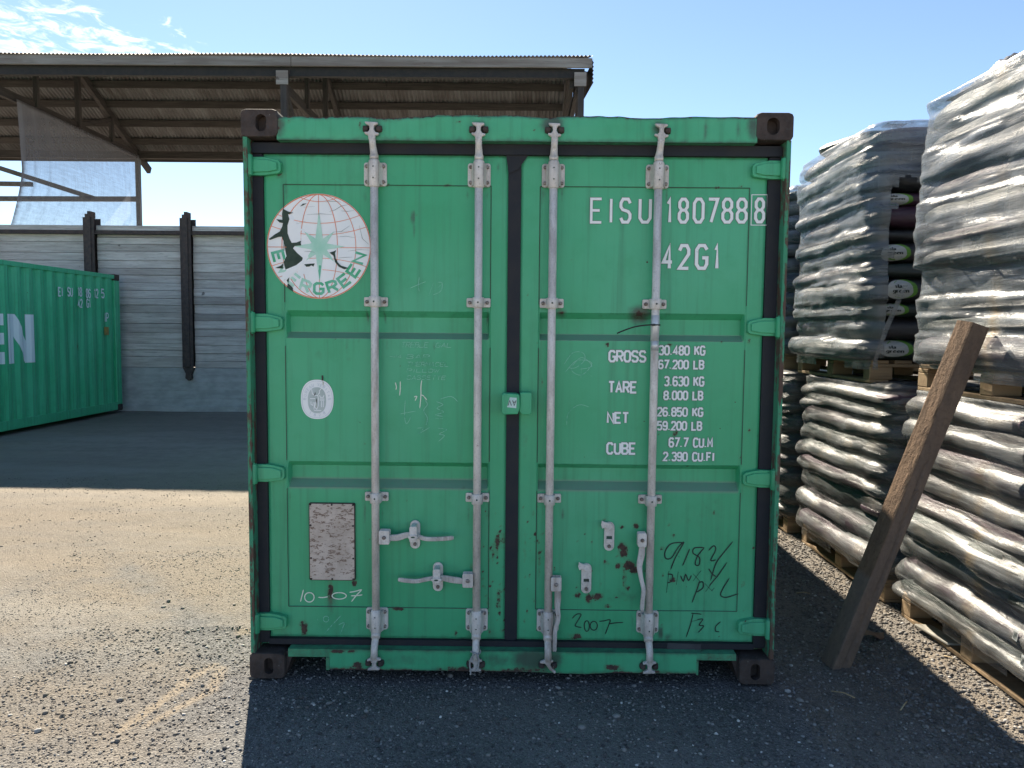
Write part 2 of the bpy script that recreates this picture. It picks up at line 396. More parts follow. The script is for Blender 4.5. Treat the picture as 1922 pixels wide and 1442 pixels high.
def text(mb, s, x0, x1, z0, z1, w, y, mi=0, gap=.42, slant=0, fn=None, taper=False):
    ws = [CW.get(c, 1.0) for c in s]; tot = sum(ws)+gap*(len(s)-1)
    u = (x1-x0)/tot; x = x0
    for c, cw in zip(s, ws):
        for pl in GL.get(c, []):
            pts = []
            for a, b in pl:
                if c in 'I1.': a = (a-.5)/cw*1.0*cw+.5 if c != '1' else a
                px = x+a*u*cw+slant*b*(z1-z0); pz = z0+b*(z1-z0)
                pts.append(fn(px, pz) if fn else (px, pz))
            cl = len(pts) > 3 and pts[0] == pts[-1]
            mb.ribbon(pts[:-1] if cl else pts, w, y, mi, closed=cl, taper=taper)
        x += (cw+gap)*u

# ================================================================== GROUND
def smooth01(t): t = np.clip(t, 0, 1); return t*t*(3-2*t)
def ground_h(x, y):
    h = (fbm(x*1.3, y*1.3, 3)-.5)*.035+(fbm(x*5, y*5, 9)-.5)*.012
    under = smooth01((1.75-np.abs(x))/.4)*smooth01((y+.5)/.4)*smooth01((13.5-y)/.5)
    h = h*(1-under)-.012
    loose = smooth01((x-1.45)/.35)*smooth01((5-y)/1.0)*smooth01((4-x)/1)
    h = h+loose*(fbm(x*9, y*9, 21)-.45)*.03
    r1 = np.exp(-((x+1.55-(y-.57)*.3)/.13)**2-((y-.60)/.035)**2)*.022      # small broken lip in the surface
    r2 = np.exp(-((x+1.50)/.10)**2-((y-.24)/.03)**2)*.015
    return h+r1+r2
def dust_f(x, y):
    far = smooth01((y-.2)/2.2)
    d = .25+.65*far*smooth01((-x-1.0)/.5)+.25*smooth01((-x-1.25)/.3)
    d = d+(fbm(x*.9+y*.5, y*1.6-x*.3, 5, 5)-.5)*.9
    tr = np.exp(-(((x+y*.85+1.9+.15*fbm(x*.8, y*.8, 66)) % 1.55-.75)/.16)**2); d = d-.38*tr*smooth01((-x-1.0)/.4)*smooth01((4-y)/2)*fbm(x*3, y*3, 67)*1.6
    d = np.where(x > 1.25, .70+(fbm(x*3, y*3, 8)-.5)*.5, d)
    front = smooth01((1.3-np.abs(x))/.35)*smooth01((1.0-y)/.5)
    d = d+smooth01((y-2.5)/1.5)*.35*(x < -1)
    d = np.where(y < -2.2, 1.0, d)  # full dust added behind the camera so sunlit ground bounces light forward
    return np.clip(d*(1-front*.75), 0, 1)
def pale_bounce_f(x, y):
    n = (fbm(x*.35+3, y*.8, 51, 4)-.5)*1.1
    return np.clip(np.maximum(smooth01((-y-2.1)/.9), .75*smooth01((y-3.0)/2.5)*smooth01((-x-.8)/.5)+n*smooth01((y-2.4)/2)*smooth01((-x-.8)/.5)), 0, 1)  # strip behind the camera is paled to bounce light onto the shaded doors
def sand_f(x, y):
    s = 0
    for (ax, ay, bx, by, w) in ((-1.58, -.42, -1.50, -.05, .035), (-1.50, -.40, -1.36, -.10, .03), (-1.36, -.10, -1.40, .12, .04), (-1.52, -.05, -1.45, .16, .03), (-1.47, .55, -1.42, .56, .04)):
        dx, dy = bx-ax, by-ay; t = np.clip(((x-ax)*dx+(y-ay)*dy)/(dx*dx+dy*dy), 0, 1)
        d = np.hypot(x-ax-t*dx, y-ay-t*dy); s = np.maximum(s, np.exp(-(d/w)**2))
    return s
def build_ground():
    def line(lo, hi, dl, dh, st): 
        near = np.arange(dl, dh+1e-6, st)
        g = [dh]; s = st
        while g[-1] < hi: s *= 1.22; g.append(g[-1]+s)
        l = [dl]; s = st
        while l[-1] > lo: s *= 1.22; l.append(l[-1]-s)
        return np.concatenate([l[:0:-1], near, g[1:]])
    xs = line(-400, 400, -4.2, 3.0, .03); ys = line(-60, 700, -1.3, 4.4, .03)
    Xg, Yg = np.meshgrid(xs, ys); nx, ny = len(xs), len(ys)
    Z = ground_h(Xg, Yg)*np.exp(-np.maximum(0, np.hypot(Xg, Yg)-30)/30)
    V = np.stack([Xg, Yg, Z], -1).reshape(-1, 3)
    i = np.arange(nx*ny).reshape(ny, nx)
    F = np.stack([i[:-1, :-1], i[:-1, 1:], i[1:, 1:], i[1:, :-1]], -1).reshape(-1, 4)
    me = bpy.data.meshes.new('ground'); me.vertices.add(len(V)); me.vertices.foreach_set('co', V.ravel())
    me.loops.add(F.size); me.loops.foreach_set('vertex_index', F.ravel()); me.polygons.add(len(F))
    me.polygons.foreach_set('loop_start', np.arange(0, F.size, 4)); me.update(calc_edges=True)
    me.polygons.foreach_set('use_smooth', np.ones(len(F), bool))
    for nm, fn in (('dust', dust_f), ('sand', sand_f), ('pale', pale_bounce_f)):
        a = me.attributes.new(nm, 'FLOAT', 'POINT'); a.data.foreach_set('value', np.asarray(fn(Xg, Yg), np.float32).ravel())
    k = Mt('gravel_and_tar')
    co = k.co()
    g1 = k.n('ShaderNodeTexVoronoi', {'feature': 'F1'}, Scale=95.0, Vector=co); g2 = k.n('ShaderNodeTexVoronoi', {'feature': 'F1'}, Scale=230.0, Vector=co)
    big = k.noise(.8, 5, .6); mid = k.noise(6, 5, .65); fin = k.noise(60, 5, .7)
    sp = k.n('ShaderNodeSeparateColor', None, Color=g1.outputs['Color']).outputs[0]
    sp2 = k.n('ShaderNodeSeparateColor', None, Color=g2.outputs['Color']).outputs[0]
    c = k.mix(k.step(fin, .3, .7), (.066, .067, .070), (.165, .162, .158))
    c = k.mix(k.step(sp, .6, 1.0, 0, .7), c, (.20, .195, .19)); c = k.mix(k.step(sp2, .9, 1.0, 0, .8), c, (.34, .33, .32))
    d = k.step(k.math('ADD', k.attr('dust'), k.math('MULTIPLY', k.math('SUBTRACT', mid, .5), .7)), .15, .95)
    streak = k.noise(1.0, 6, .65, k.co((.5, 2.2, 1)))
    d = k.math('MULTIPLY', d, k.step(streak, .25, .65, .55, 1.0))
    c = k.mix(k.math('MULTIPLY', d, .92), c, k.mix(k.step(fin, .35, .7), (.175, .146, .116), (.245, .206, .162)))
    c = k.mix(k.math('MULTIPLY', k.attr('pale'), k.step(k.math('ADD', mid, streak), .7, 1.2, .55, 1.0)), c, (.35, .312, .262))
    s = k.step(k.math('ADD', k.attr('sand'), k.math('MULTIPLY', k.math('SUBTRACT', k.noise(30, 5, .7), .5), .8)), .2, 1.0, 0, .55)
    c = k.mix(s, c, k.mix(fin, (.30, .24, .17), (.235, .185, .13)))
    far = k.step(k.noise(.35, 4, .6, k.co((.6, 1.4, 1))), .5, .7, 0, .40); c = k.mix(far, c, (.33, .32, .30))
    h = k.math('ADD', k.math('MULTIPLY', g1.outputs['Distance'], -.9), k.math('MULTIPLY', g2.outputs['Distance'], -.5))
    h = k.math('ADD', h, k.math('MULTIPLY', fin, .9)); soft = k.math('SUBTRACT', 1.0, k.math('MULTIPLY', s, .7))
    h = k.math('MULTIPLY', h, soft)
    m = k.done(k.bsdf(c, .92, 0, k.bump(h, .8, .010), .12))
    me.materials.append(m)
    o = bpy.data.objects.new('ground', me); COL.objects.link(o); tag(o, kind='structure')
build_ground()

def build_gravel():
    bm = bmesh.new(); bmesh.ops.create_icosphere(bm, subdivisions=1, radius=1)
    bv = np.array([v.co[:] for v in bm.verts]); bf = np.array([[v.index for v in f.verts] for f in bm.faces]); bm.free()
    P = []
    def scat(n, x0, x1, y0, y1, r0, r1, cond=None, pw=2.2):
        x = rng.uniform(x0, x1, n); y = rng.uniform(y0, y1, n); r = r0+(r1-r0)*rng.random(n)**pw
        k = np.ones(n, bool) if cond is None else cond(x, y)
        P.append(np.stack([x, y, r], 1)[k])
    clump = lambda x, y: fbm(x*2.2, y*2.2, 31)+rng.uniform(-.25, .25, len(x)) > .42
    inside = lambda x, y: ~((np.abs(x) < 1.24) & (y > .25))
    scat(22000, -2.3, 2.1, -1.2, .6, .0022, .0085, inside, 2.6)
    scat(17000, 1.25, 2.75, -1.0, 4.5, .003, .010, lambda x, y: (x < 2.3) | (y > -2))
    scat(5000, 1.7, 2.5, -.9, 3.0, .005, .013, None)
    scat(15000, -3.2, -1.2, -1.1, 2.0, .0020, .0058, clump, 2.8)
    scat(5000, -6.2, -1.2, 1.5, 4.6, .003, .008, clump, 2.6)
    scat(260, -2.2, 2.2, -1.1, 1.0, .010, .018, inside, 1.5)
    P = np.concatenate(P); n = len(P)
    S = rng.uniform(.6, 1.25, (n, 1, 3))*np.array([1, 1, .62]); V = bv[None]*S*(1+rng.uniform(-.28, .28, (n, len(bv), 1)))
    a = rng.uniform(0, 2*math.pi, n); ca, sa = np.cos(a)[:, None], np.sin(a)[:, None]
    X = V[..., 0]*ca-V[..., 1]*sa; Yv = V[..., 0]*sa+V[..., 1]*ca
    V = np.stack([X, Yv, V[..., 2]], -1)*P[:, 2][:, None, None]
    V[..., 0] += P[:, 0][:, None]; V[..., 1] += P[:, 1][:, None]; V[..., 2] += (ground_h(P[:, 0], P[:, 1])+P[:, 2]*.25)[:, None]
    F = (bf[None]+(np.arange(n)*len(bv))[:, None, None]).reshape(-1, 3)
    tone = np.where(rng.random(n) < .018, rng.uniform(.75, 1, n), rng.random(n)**2*.42)
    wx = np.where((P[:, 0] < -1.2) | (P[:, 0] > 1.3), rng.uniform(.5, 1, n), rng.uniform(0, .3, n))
    me = bpy.data.meshes.new('gravel'); me.vertices.add(n*len(bv)); me.vertices.foreach_set('co', V.astype(np.float32).ravel())
    me.loops.add(F.size); me.loops.foreach_set('vertex_index', F.ravel()); me.polygons.add(len(F))
    me.polygons.foreach_set('loop_start', np.arange(0, F.size, 3)); me.update(calc_edges=True)
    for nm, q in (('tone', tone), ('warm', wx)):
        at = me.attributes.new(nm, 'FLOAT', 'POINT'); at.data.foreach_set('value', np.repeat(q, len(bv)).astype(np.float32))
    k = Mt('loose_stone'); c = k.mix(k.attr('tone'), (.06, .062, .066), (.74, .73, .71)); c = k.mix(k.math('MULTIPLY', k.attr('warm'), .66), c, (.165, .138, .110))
    me.materials.append(k.done(k.bsdf(c, .85, 0, None, .25)))
    o = bpy.data.objects.new('gravel', me); COL.objects.link(o)
    tag(o, 'loose dark grey stones strewn over the tar and dirt yard', 'gravel', kind='stuff')
build_gravel()

# ================================================================== MAIN CONTAINER
BOX = thing('shipping_container', 'large green freight container with closed double doors facing the viewer', 'container', (0, 0, 0))
YD = .075                                # door skin plane
def D(px, py, y=YD): return onY(px, py, y)
def DL(pts, off=(0, 0), sc=1.0, y=YD): return [D(off[0]+a/sc, off[1]+b/sc, y) for a, b in pts]

# splotches: (x, z, rx, rz, strength) measured on the door plane
RUST = []; GRIME = []
def sp(lst, px, py, rx, rz, s, y=YD):
    x, z = D(px, py, y); lst.append((x, z, rx*.00243, rz*.00243, s))
for q in ((524, 325, 7, 5, .7), (571, 1180, 7, 16, .9), (566, 1172, 5, 6, .8), (620, 1112, 6, 26, .75), (665, 1096, 5, 9, .7), (745, 1143, 14, 4, .75), (885, 1065, 4, 7, .7),
          (868, 916, 5, 3, .6), (933, 1020, 7, 26, .62), (945, 1010, 5, 20, .55), (936, 1125, 5, 26, .6), (924, 1040, 4, 40, .42), (917, 1140, 4, 30, .4), (762, 520, 3, 3, .0), (855, 1190, 4, 8, .6),
          (1203, 590, 14, 12, .62), (1053, 588, 8, 6, .6), (1170, 1035, 9, 18, .85), (1166, 1026, 7, 8, .9), (1194, 988, 6, 7, .85), (1167, 990, 5, 4, .8), (1181, 1062, 14, 10, .95), (1160, 1064, 6, 6, .8), (1190, 1070, 12, 9, .8),
          (1172, 1085, 5, 20, .6), (1085, 1118, 7, 7, .8), (1105, 1123, 8, 10, .85), (1122, 1120, 11, 8, .85), (1140, 1138, 8, 4, .75), (1178, 1105, 6, 6, .65), (1110, 1018, 3, 4, .6), (1140, 1055, 4, 5, .5),
          (1268, 814, 6, 6, .8), (1140, 647, 5, 5, .75), (1258, 648, 6, 5, .7), (1263, 1090, 7, 5, .85), (1243, 1030, 5, 4, .7), (1264, 1006, 4, 5, .7), (1256, 986, 4, 4, .6), (1080, 1195, 18, 8, .62), (1395, 1095, 4, 6, .6),
          (1340, 962, 4, 6, .5), (1405, 640, 3, 7, .6), (1406, 808, 4, 6, .55), (1028, 1010, 4, 40, .38), (1012, 1050, 4, 50, .42), (985, 1030, 5, 60, .33), (1390, 350, 4, 3, .6), (1018, 720, 3, 9, .6),
          (840, 348, 10, 3, .6), (1345, 352, 8, 3, .55), (1108, 1090, 10, 6, .3)): sp(RUST, *q)
_r = random.Random(5)
for _ in range(70): sp(RUST, _r.uniform(905, 950), _r.uniform(960, 1190), _r.uniform(1.2, 2.6), _r.uniform(1.5, 5), _r.uniform(.55, .8))
for _ in range(60): sp(RUST, _r.uniform(980, 1050), _r.uniform(940, 1190), _r.uniform(1.2, 2.6), _r.uniform(1.5, 6), _r.uniform(.5, .8))
for _ in range(60): sp(RUST, _r.uniform(510, 1430), _r.uniform(300, 1195), _r.uniform(1.2, 2.2), _r.uniform(1.2, 3), _r.uniform(.5, .75))
for _ in range(34): sp(RUST, _r.gauss(1160, 50), _r.gauss(1080, 45), _r.uniform(1.5, 4), _r.uniform(1.5, 5), _r.uniform(.5, .8))
for q in ((524, 330, 10, 8, .5), (620, 1125, 10, 34, .6), (537, 350, 4, 45, .38), (600, 670, 14, 30, .25), (1203, 590, 22, 18, .95), (1325, 400, 6, 55, .33), (1325, 520, 6, 90, .26), (1180, 340, 4, 30, .25), (1240, 1190, 6, 18, .8),
          (1255, 1195, 9, 10, .5), (1053, 588, 14, 10, .6), (1165, 1120, 60, 20, .30), (775, 408, 3, 13, 1.1), (778, 435, 3, 22, .45), (500, 500, 6, 160, .25), (960, 830, 14, 26, .35), (1330, 960, 60, 45, .22), (600, 1175, 90, 16, .26), (840, 1185, 80, 14, .2),
          (1430, 560, 8, 200, .22), (985, 820, 8, 60, .3)): sp(GRIME, *q)
for _x in (703, 898, 1038, 1233):
    for _y in (352, 580, 950, 1195):
        for _d in (-18, 17): sp(GRIME, _x+_d+_r.uniform(-2, 2), _y+14, _r.uniform(2.5, 4), _r.uniform(10, 26), _r.uniform(.3, .62))
for _ in range(44): sp(GRIME, _r.uniform(520, 1420), _r.choice((300, 355, 640, 920, 1150))+_r.uniform(0, 20), _r.uniform(1.5, 4), _r.uniform(15, 50), _r.uniform(.18, .42))
def splat(lst, X, Z):
    a = np.zeros_like(X)
    for x, z, rx, rz, s in lst: a = np.maximum(a, s*np.exp(-((X-x)/rx)**2-((Z-z)/rz)**2))
    return a
B1 = (1.710, 1.682, 1.610, 1.583); B2 = (1.010, .985, .921, .888)
def grid_lines(lo, hi, st, extra):
    a = list(np.linspace(lo, hi, int((hi-lo)/st)+1))+[e for e in extra if lo < e < hi]; a = sorted(a); out = [a[0]]
    for v in a[1:]:
        if v-out[-1] > 1e-3 or v in extra: out.append(v)
    return np.array(out)
def build_door(x0, x1, px0, px1, label=None):
    z0, z1 = .170, 2.412; zp0, zp1 = .318, 2.277
    ex = []
    for e in (px0, px1): ex += [e-.0025, e+.0025]
    ex += [px0+.004, px0+.012, px1-.004, px1-.012]
    ez = [zp0-.0025, zp0+.0025, zp1-.0025, zp1+.0025]+list(B1)+list(B2)
    xs = grid_lines(x0, x1, .0115, ex); zs = grid_lines(z0, z1, .0115, ez)
    Xg, Zg = np.meshgrid(xs, zs)
    dep = np.zeros_like(Xg)
    for b in (B1, B2): dep = np.maximum(dep, np.interp(Zg, [b[3], b[2], b[1], b[0]], [0, .040, .040, 0]))
    dep = np.where((Xg > px0+.0045) & (Xg < px1-.0045), dep, 0)
    for e in (.0025,):                                      # pressed line round the panel
        pass
    inside = (Xg > px0) & (Xg < px1) & (Zg > zp0) & (Zg < zp1)
    dep = dep+np.where(inside, .004, 0)
    dent = (fbm(Xg*2.1, Zg*2.1, 4)-.5)*.011
    lipx = np.minimum(Xg-x0, x1-Xg); lipz = np.minimum(Zg-z0, z1-Zg)
    edge = np.minimum(lipx, lipz); dep = dep+np.where(edge < .004, .004, 0)
    Yg = YD+dep+dent
    nx, nz = len(xs), len(zs); i = np.arange(nx*nz).reshape(nz, nx)
    F = np.stack([i[:-1, :-1], i[:-1, 1:], i[1:, 1:], i[1:, :-1]], -1).reshape(-1, 4)
    mb = MB(); mb.add(np.stack([Xg, Yg, Zg], -1).reshape(-1, 3), F.tolist(), 0, False)
    n0 = len(mb.v)
    rim = [(x0, z0), (x1, z0), (x1, z1), (x0, z1)]
    b = len(mb.v)
    mb.add([(x, YD+.006, z) for x, z in rim]+[(x, YD+.05, z) for x, z in rim], [(0, 1, 5, 4), (1, 2, 6, 5), (2, 3, 7, 6), (3, 0, 4, 7), (4, 5, 6, 7)])
    ru = splat(RUST, Xg, Zg); gr = splat(GRIME, Xg, Zg)
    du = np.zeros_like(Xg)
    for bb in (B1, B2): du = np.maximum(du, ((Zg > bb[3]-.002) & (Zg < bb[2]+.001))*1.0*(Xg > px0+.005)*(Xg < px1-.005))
    ru = np.maximum(ru, .36*np.exp(-edge/.006)*fbm(Xg*9, Zg*9, 40)); gr = np.maximum(gr, .45*np.exp(-lipz/.02)); gr = np.maximum(gr, .22*smooth01((.42-Zg)/.3))
    ext = [0]*(len(mb.v)-n0)
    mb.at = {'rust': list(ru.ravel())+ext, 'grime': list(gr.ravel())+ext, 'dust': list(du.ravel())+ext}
    # welded seam of the pressed panel
    nv = len(mb.v); ys = YD-.0012
    for pts in ([(px0, zp0), (px0, zp1)], [(px1, zp0), (px1, zp1)], [(px0, zp1), (px1, zp1)], [(px0, zp0), (px1, zp0)]):
        a, c = pts; L = [(a[0]+(c[0]-a[0])*t, a[1]+(c[1]-a[1])*t) for t in np.linspace(0, 1, 60)]
        keep = [q for q in L]
        seg = []
        for q in keep:
            inb = any(b_[3]-.004 < q[1] < b_[0]+.004 for b_ in (B1, B2)) and abs(a[0]-c[0]) < 1e-6
            if inb:
                if len(seg) > 1: mb.ribbon(seg, .0034, ys, 1)
                seg = []
            else: seg.append(q)
        if len(seg) > 1: mb.ribbon(seg, .0034, ys, 1, yf=lambda x, z: YD-.0012+(float(fbm(x*2.1, z*2.1, 4))-.5)*.011)
    for kk in mb.at: mb.at[kk] = mb.at[kk]+[0]*(len(mb.v)-nv)
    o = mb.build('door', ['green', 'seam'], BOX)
    if label: o['label'] = label
    return o
DOOR_A = build_door(-1.143, -.035, -1.055, -.112, 'green door with the round emblem and the bare data plate')
DOOR_B = build_door(.024, 1.134, .110, 1.056, 'green door lettered with the container number and weights')
def surf(x, z): return YD-.0016+(float(fbm(x*2.1, z*2.1, 4))-.5)*.011
def surf_in(x, z): return surf(x, z)+(.004 if (-1.055 < x < -.112 or .110 < x < 1.056) and .318 < z < 2.277 else 0)
def lay(off): return lambda x, z: surf_in(x, z)-off

# body: floor, roof and corrugated side walls
PITCH = .278
def corr_prof(t):      # 0 outer .. 1 inner across one pitch
    f = (t/PITCH) % 1.0
    return np.interp(f, [0, .25, .50, .75, 1.0], [0, 0, 1, 1, 0])
def corr_side(mb, x_out, sgn, y0, y1, z0, z1, dep=.036, th=True, mi=0):
    ks = []
    n = int(math.floor((y1-y0)/PITCH))
    for i in range(n+1):
        for f in (0, .25, .5, .75):
            y = y0+(i+f)*PITCH
            if y < y1: ks.append((y, [0, 0, 1, 1][int(f*4)]))
    ks.append((y1, ks[-1][1]))
    vs = []
    for y, d in ks:
        x = x_out-sgn*dep*d; vs += [(x, y, z0), (x, y, z1)]
    mb.add(vs, [(2*i, 2*i+2, 2*i+3, 2*i+1) if sgn > 0 else (2*i, 2*i+1, 2*i+3, 2*i+2) for i in range(len(ks)-1)], mi)
mb = MB()
mb.box(-1.18, 1.18, .14, 12.1, .13, .16); mb.box(-1.205, 1.205, .10, 12.1, 2.545, 2.570); mb.box(-1.18, 1.18, 12.05, 12.1, .16, 2.545)
corr_side(mb, 1.205, 1, .12, 12.05, .17, 2.545); corr_side(mb, -1.205, -1, .12, 12.05, .17, 2.545)
mb.box(-1.210, -1.15, .18, 12.0, .05, .17); mb.box(1.15, 1.210, .18, 12.0, .05, .17)
for k in range(20): mb.box(-1.15, 1.15, .5+k*.58, .56+k*.58, .05, .13)
mb.build('body', 'green', BOX)

# header with a battered top edge
def battered(name, x0, x1, zb, zt, y0, y1, top=True, cuts=None, rust_pts=(), grime_pts=()):
    xs = np.linspace(x0, x1, 150); zs = np.linspace(0, 1, 12); vs = []; mbh = MB()
    def edge(x):
        if top: return zt+min(0, (vnoise(x*7, 0, 5)-.62)*.030)+(vnoise(x*22, 1, 6)-.5)*.004
        return zt
    def low(x): return zb if top else zb-max(0, (vnoise(x*3.1, 3, 12)-.55)*.035)
    X = np.array([[x for x in xs] for _ in zs]); Z = np.array([[low(x)+(edge(x)-low(x))*t for x in xs] for t in zs]).astype(float)
    Yv = y0+(fbm(X*6, Z*6, 3)-.5)*.008+np.where(np.array(zs)[:, None] > .93, .006, 0) if top else y0+(fbm(X*6, Z*6, 3)-.5)*.006
    nx = len(xs); nz = len(zs); i = np.arange(nx*nz).reshape(nz, nx)
    F = np.stack([i[:-1, :-1], i[:-1, 1:], i[1:, 1:], i[1:, :-1]], -1).reshape(-1, 4).tolist()
    V = np.stack([X, Yv, Z], -1).reshape(-1, 3).tolist()
    b = len(V)
    for row in (0, nz-1):
        for j in range(nx): V.append([float(X[row, j]), y1, float(Z[row, j])])
    for j in range(nx-1): F.append((j, b+j, b+j+1, j+1)); F.append(((nz-1)*nx+j, (nz-1)*nx+j+1, b+nx+j+1, b+nx+j)); F.append((b+j, b+nx+j, b+nx+j+1, b+j+1))
    mbh.add(V, F)
    lip = np.minimum(Z-Z[0:1], Z[-1:]-Z)
    ru = splat(rust_pts, X, Z); gr = splat(grime_pts, X, Z)
    ru = np.maximum(ru, (.62 if top else .75)*np.exp(-(Z[-1:]-Z if top else Z-Z[0:1])/.012)*np.clip(fbm(X*5, Z*5, 70)*1.3, 0, 1)); gr = np.maximum(gr, .55*np.exp(-lip/.016))
    e = [0]*(len(V)-X.size)
    mbh.at = {'rust': list(ru.ravel())+e, 'grime': list(gr.ravel())+e}
    return mbh
hr = []; hg = []
for px_ in (703, 899, 1040, 1237):
    sp(hg, px_, 240, 16, 16, .75, 0); sp(hr, px_+8, 238, 8, 8, .42, 0)
for q in ((675, 236, 3, 8, .5), (860, 228, 4, 4, .7), (957, 240, 3, 2, .5), (1358, 250, 3, 3, .6), (540, 228, 4, 6, .55), (1002, 245, 2, 3, .6), (740, 258, 4, 3, .6), (522, 232, 8, 22, .5)): sp(hr, *q, 0)
for q in ((1325, 245, 5, 22, .6), (1386, 240, 5, 20, .5), (788, 240, 4, 24, .25), (524, 235, 14, 26, .7), (1415, 240, 16, 26, .7), (1137, 240, 5, 20, .2), (1037, 232, 22, 18, .95)): sp(hg, *q, 0)
h_ = battered('door_header', -1.06, 1.06, 2.459, 2.571, .004, .14, True, None, hr, hg); HDR = h_.build('door_header', 'green', BOX)
sr = []; sg = []
for q in ((602, 1225, 8, 4, .9), (633, 1224, 16, 4, .9), (660, 1224, 9, 4, .85), (672, 1250, 14, 8, .8), (690, 1258, 50, 4, .6), (1150, 1254, 20, 6, .85), (1205, 1248, 4, 12, .6), (1225, 1262, 25, 4, .7), (870, 1256, 60, 5, .55), (980, 1258, 60, 4, .6)): sp(sr, *q, 0)
for q in ((1000, 1240, 50, 30, .85), (705, 1235, 20, 18, .45), (893, 1240, 20, 20, .5), (1040, 1238, 22, 20, .7), (760, 1240, 60, 20, .35), (580, 1230, 50, 14, .45), (930, 1240, 40, 20, .5)): sp(sg, *q, 0)
mbs = battered('door_sill', -.846, .857, .046, .142, .006, .14, False, None, sr, sg)
n0 = len(mbs.v)
mbs.box(-1.04, -.8465, .010, .14, .103, .140); mbs.box(.8575, 1.04, .010, .14, .109, .140)
mbs.box(-.862, -.846, .003, .14, .044, .103); mbs.box(.857, .866, .006, .14, .040, .1085)
for kk in mbs.at: mbs.at[kk] += [.25 if kk == 'rust' else .4]*(len(mbs.v)-n0)
mbs.build('door_sill', 'green', BOX)

# corner posts and castings
for sx in (-1, 1):
    mbp = MB(); mbp.box(sx*1.212 if sx < 0 else 1.192, -1.192 if sx < 0 else 1.212, .004, .15, .119, 2.472); mbp.box(min(sx*1.2, sx*1.15), max(sx*1.2, sx*1.15), .115, .16, .119, 2.472)
    mbp.build('corner_post', 'post', BOX, .003)
def casting(cx, cz, yb=0.0, slot=(.024, .037), mirror=1):
    # hollow block with an oval hole in its face, built as a frame of facets round the hole
    mbc = MB(); w, h, dpt = .1655, .1205, .178
    outer = []; inner = []; N = 40
    for i in range(N):
        t = 2*math.pi*i/N; c, s = math.cos(t), math.sin(t)
        k = 1/max(abs(c)/(w/2), abs(s)/(h/2)); ox, oz = c*k, s*k
        r = .020                                            # rounded outline
        ax, az = abs(ox)-(w/2-r), abs(oz)-(h/2-r)
        if ax > 0 and az > 0:
            l = math.hypot(ax, az); f = min(1, r/l); ox = math.copysign(w/2-r+ax*f, ox); oz = math.copysign(h/2-r+az*f, oz)
        outer.append((ox, oz))
        a, b = slot; ov = b-a
        inner.append((a*c, a*s+(ov if s > 1e-6 else -ov if s < -1e-6 else 0)))
    hx = mirror*.008
    rings = [[(cx+x*.965, yb, cz+z*.955) for x, z in outer], [(cx+x, yb+.007, cz+z) for x, z in outer], [(cx+x, yb+dpt, cz+z) for x, z in outer],
             [(cx+x+hx, yb, cz+z) for x, z in inner], [(cx+x+hx, yb+.045, cz+z) for x, z in inner], [(cx+x*.75, yb+.05, cz+z*.7) for x, z in outer]]
    vs = [p for r_ in rings for p in r_]; fs = []
    for a, b in ((0, 1), (1, 2), (3, 0), (4, 3), (5, 4)):
        for i in range(N): fs.append((a*N+i, b*N+i, b*N+(i+1) % N, a*N+(i+1) % N))
    fs.append(tuple(5*N+i for i in range(N))); fs.append(tuple(2*N+i for i in range(N)))
    mbc.add(vs, fs); bmx = mbc.build('corner_casting', 'rust', BOX)
    bm = bmesh.new(); bm.from_mesh(bmx.data); bmesh.ops.recalc_face_normals(bm, faces=bm.faces); bm.to_mesh(bmx.data); bm.free()
for yb in (0.0, 12.014):
    casting(-1.219+.0827, 2.591-.0602, yb, (.024, .037), 1); casting(1.219-.0827, 2.591-.0602, yb, (.028, .037), -1)
    casting(-1.219+.0827, .0602, yb, (.021, .039), 1); casting(1.219-.0827, .0602, yb, (.022, .039), -1)
for sx in (-1, 1):      # folded foot plates beside the bottom castings
    a = sx*1.055; b_ = sx*1.02; mbf = MB()
    mbf.add([(a, .03, .119), (b_, .03, .119), (a, .03, .015), (a, .17, .119), (b_, .17, .119), (a, .17, .015)], [(0, 2, 1), (3, 4, 5), (0, 1, 4, 3), (1, 2, 5, 4), (0, 3, 5, 2)])
    mbf.build('gusset', 'rust', BOX)

# rubber seals
mbg = MB()
def seal(x0, x1, z0, z1, y0=YD-.010, dirty=0): mbg.prism(rrect(x0, x1, z0, z1, min(x1-x0, z1-z0)*.18, 2), y0, YD+.04, dirty)
seal(-1.191, -1.144, .1465, 2.411); seal(1.135, 1.191, .1465, 2.411)
seal(-1.191, 1.191, 2.4125, 2.458, YD-.022)
seal(-1.1435, 1.1345, .1425, .1695, YD-.020); seal(-.0345, .0235, .170, 2.412, YD-.006)
mbg.add([(-.045, YD-.012, 2.413), (.055, YD-.012, 2.413), (.010, YD-.014, 2.35), (-.034, YD-.014, 2.33)], [(0, 3, 2, 1)])
mbg.box(-1.185, 1.185, .128, .138, .142, 2.54)
GSK = mbg.build('door_seal', 'rubber', BOX, 0)
mbg = MB(); mbg.flat([D(1253, 1207, YD-.023), D(1316, 1209, YD-.023), D(1315, 1222, YD-.023), D(1251, 1220, YD-.023)], YD-.0235); mbg.build('repair_tape', plain('grey_tape', (.055, .06, .07), (.04, .04, .05), .4), GSK)

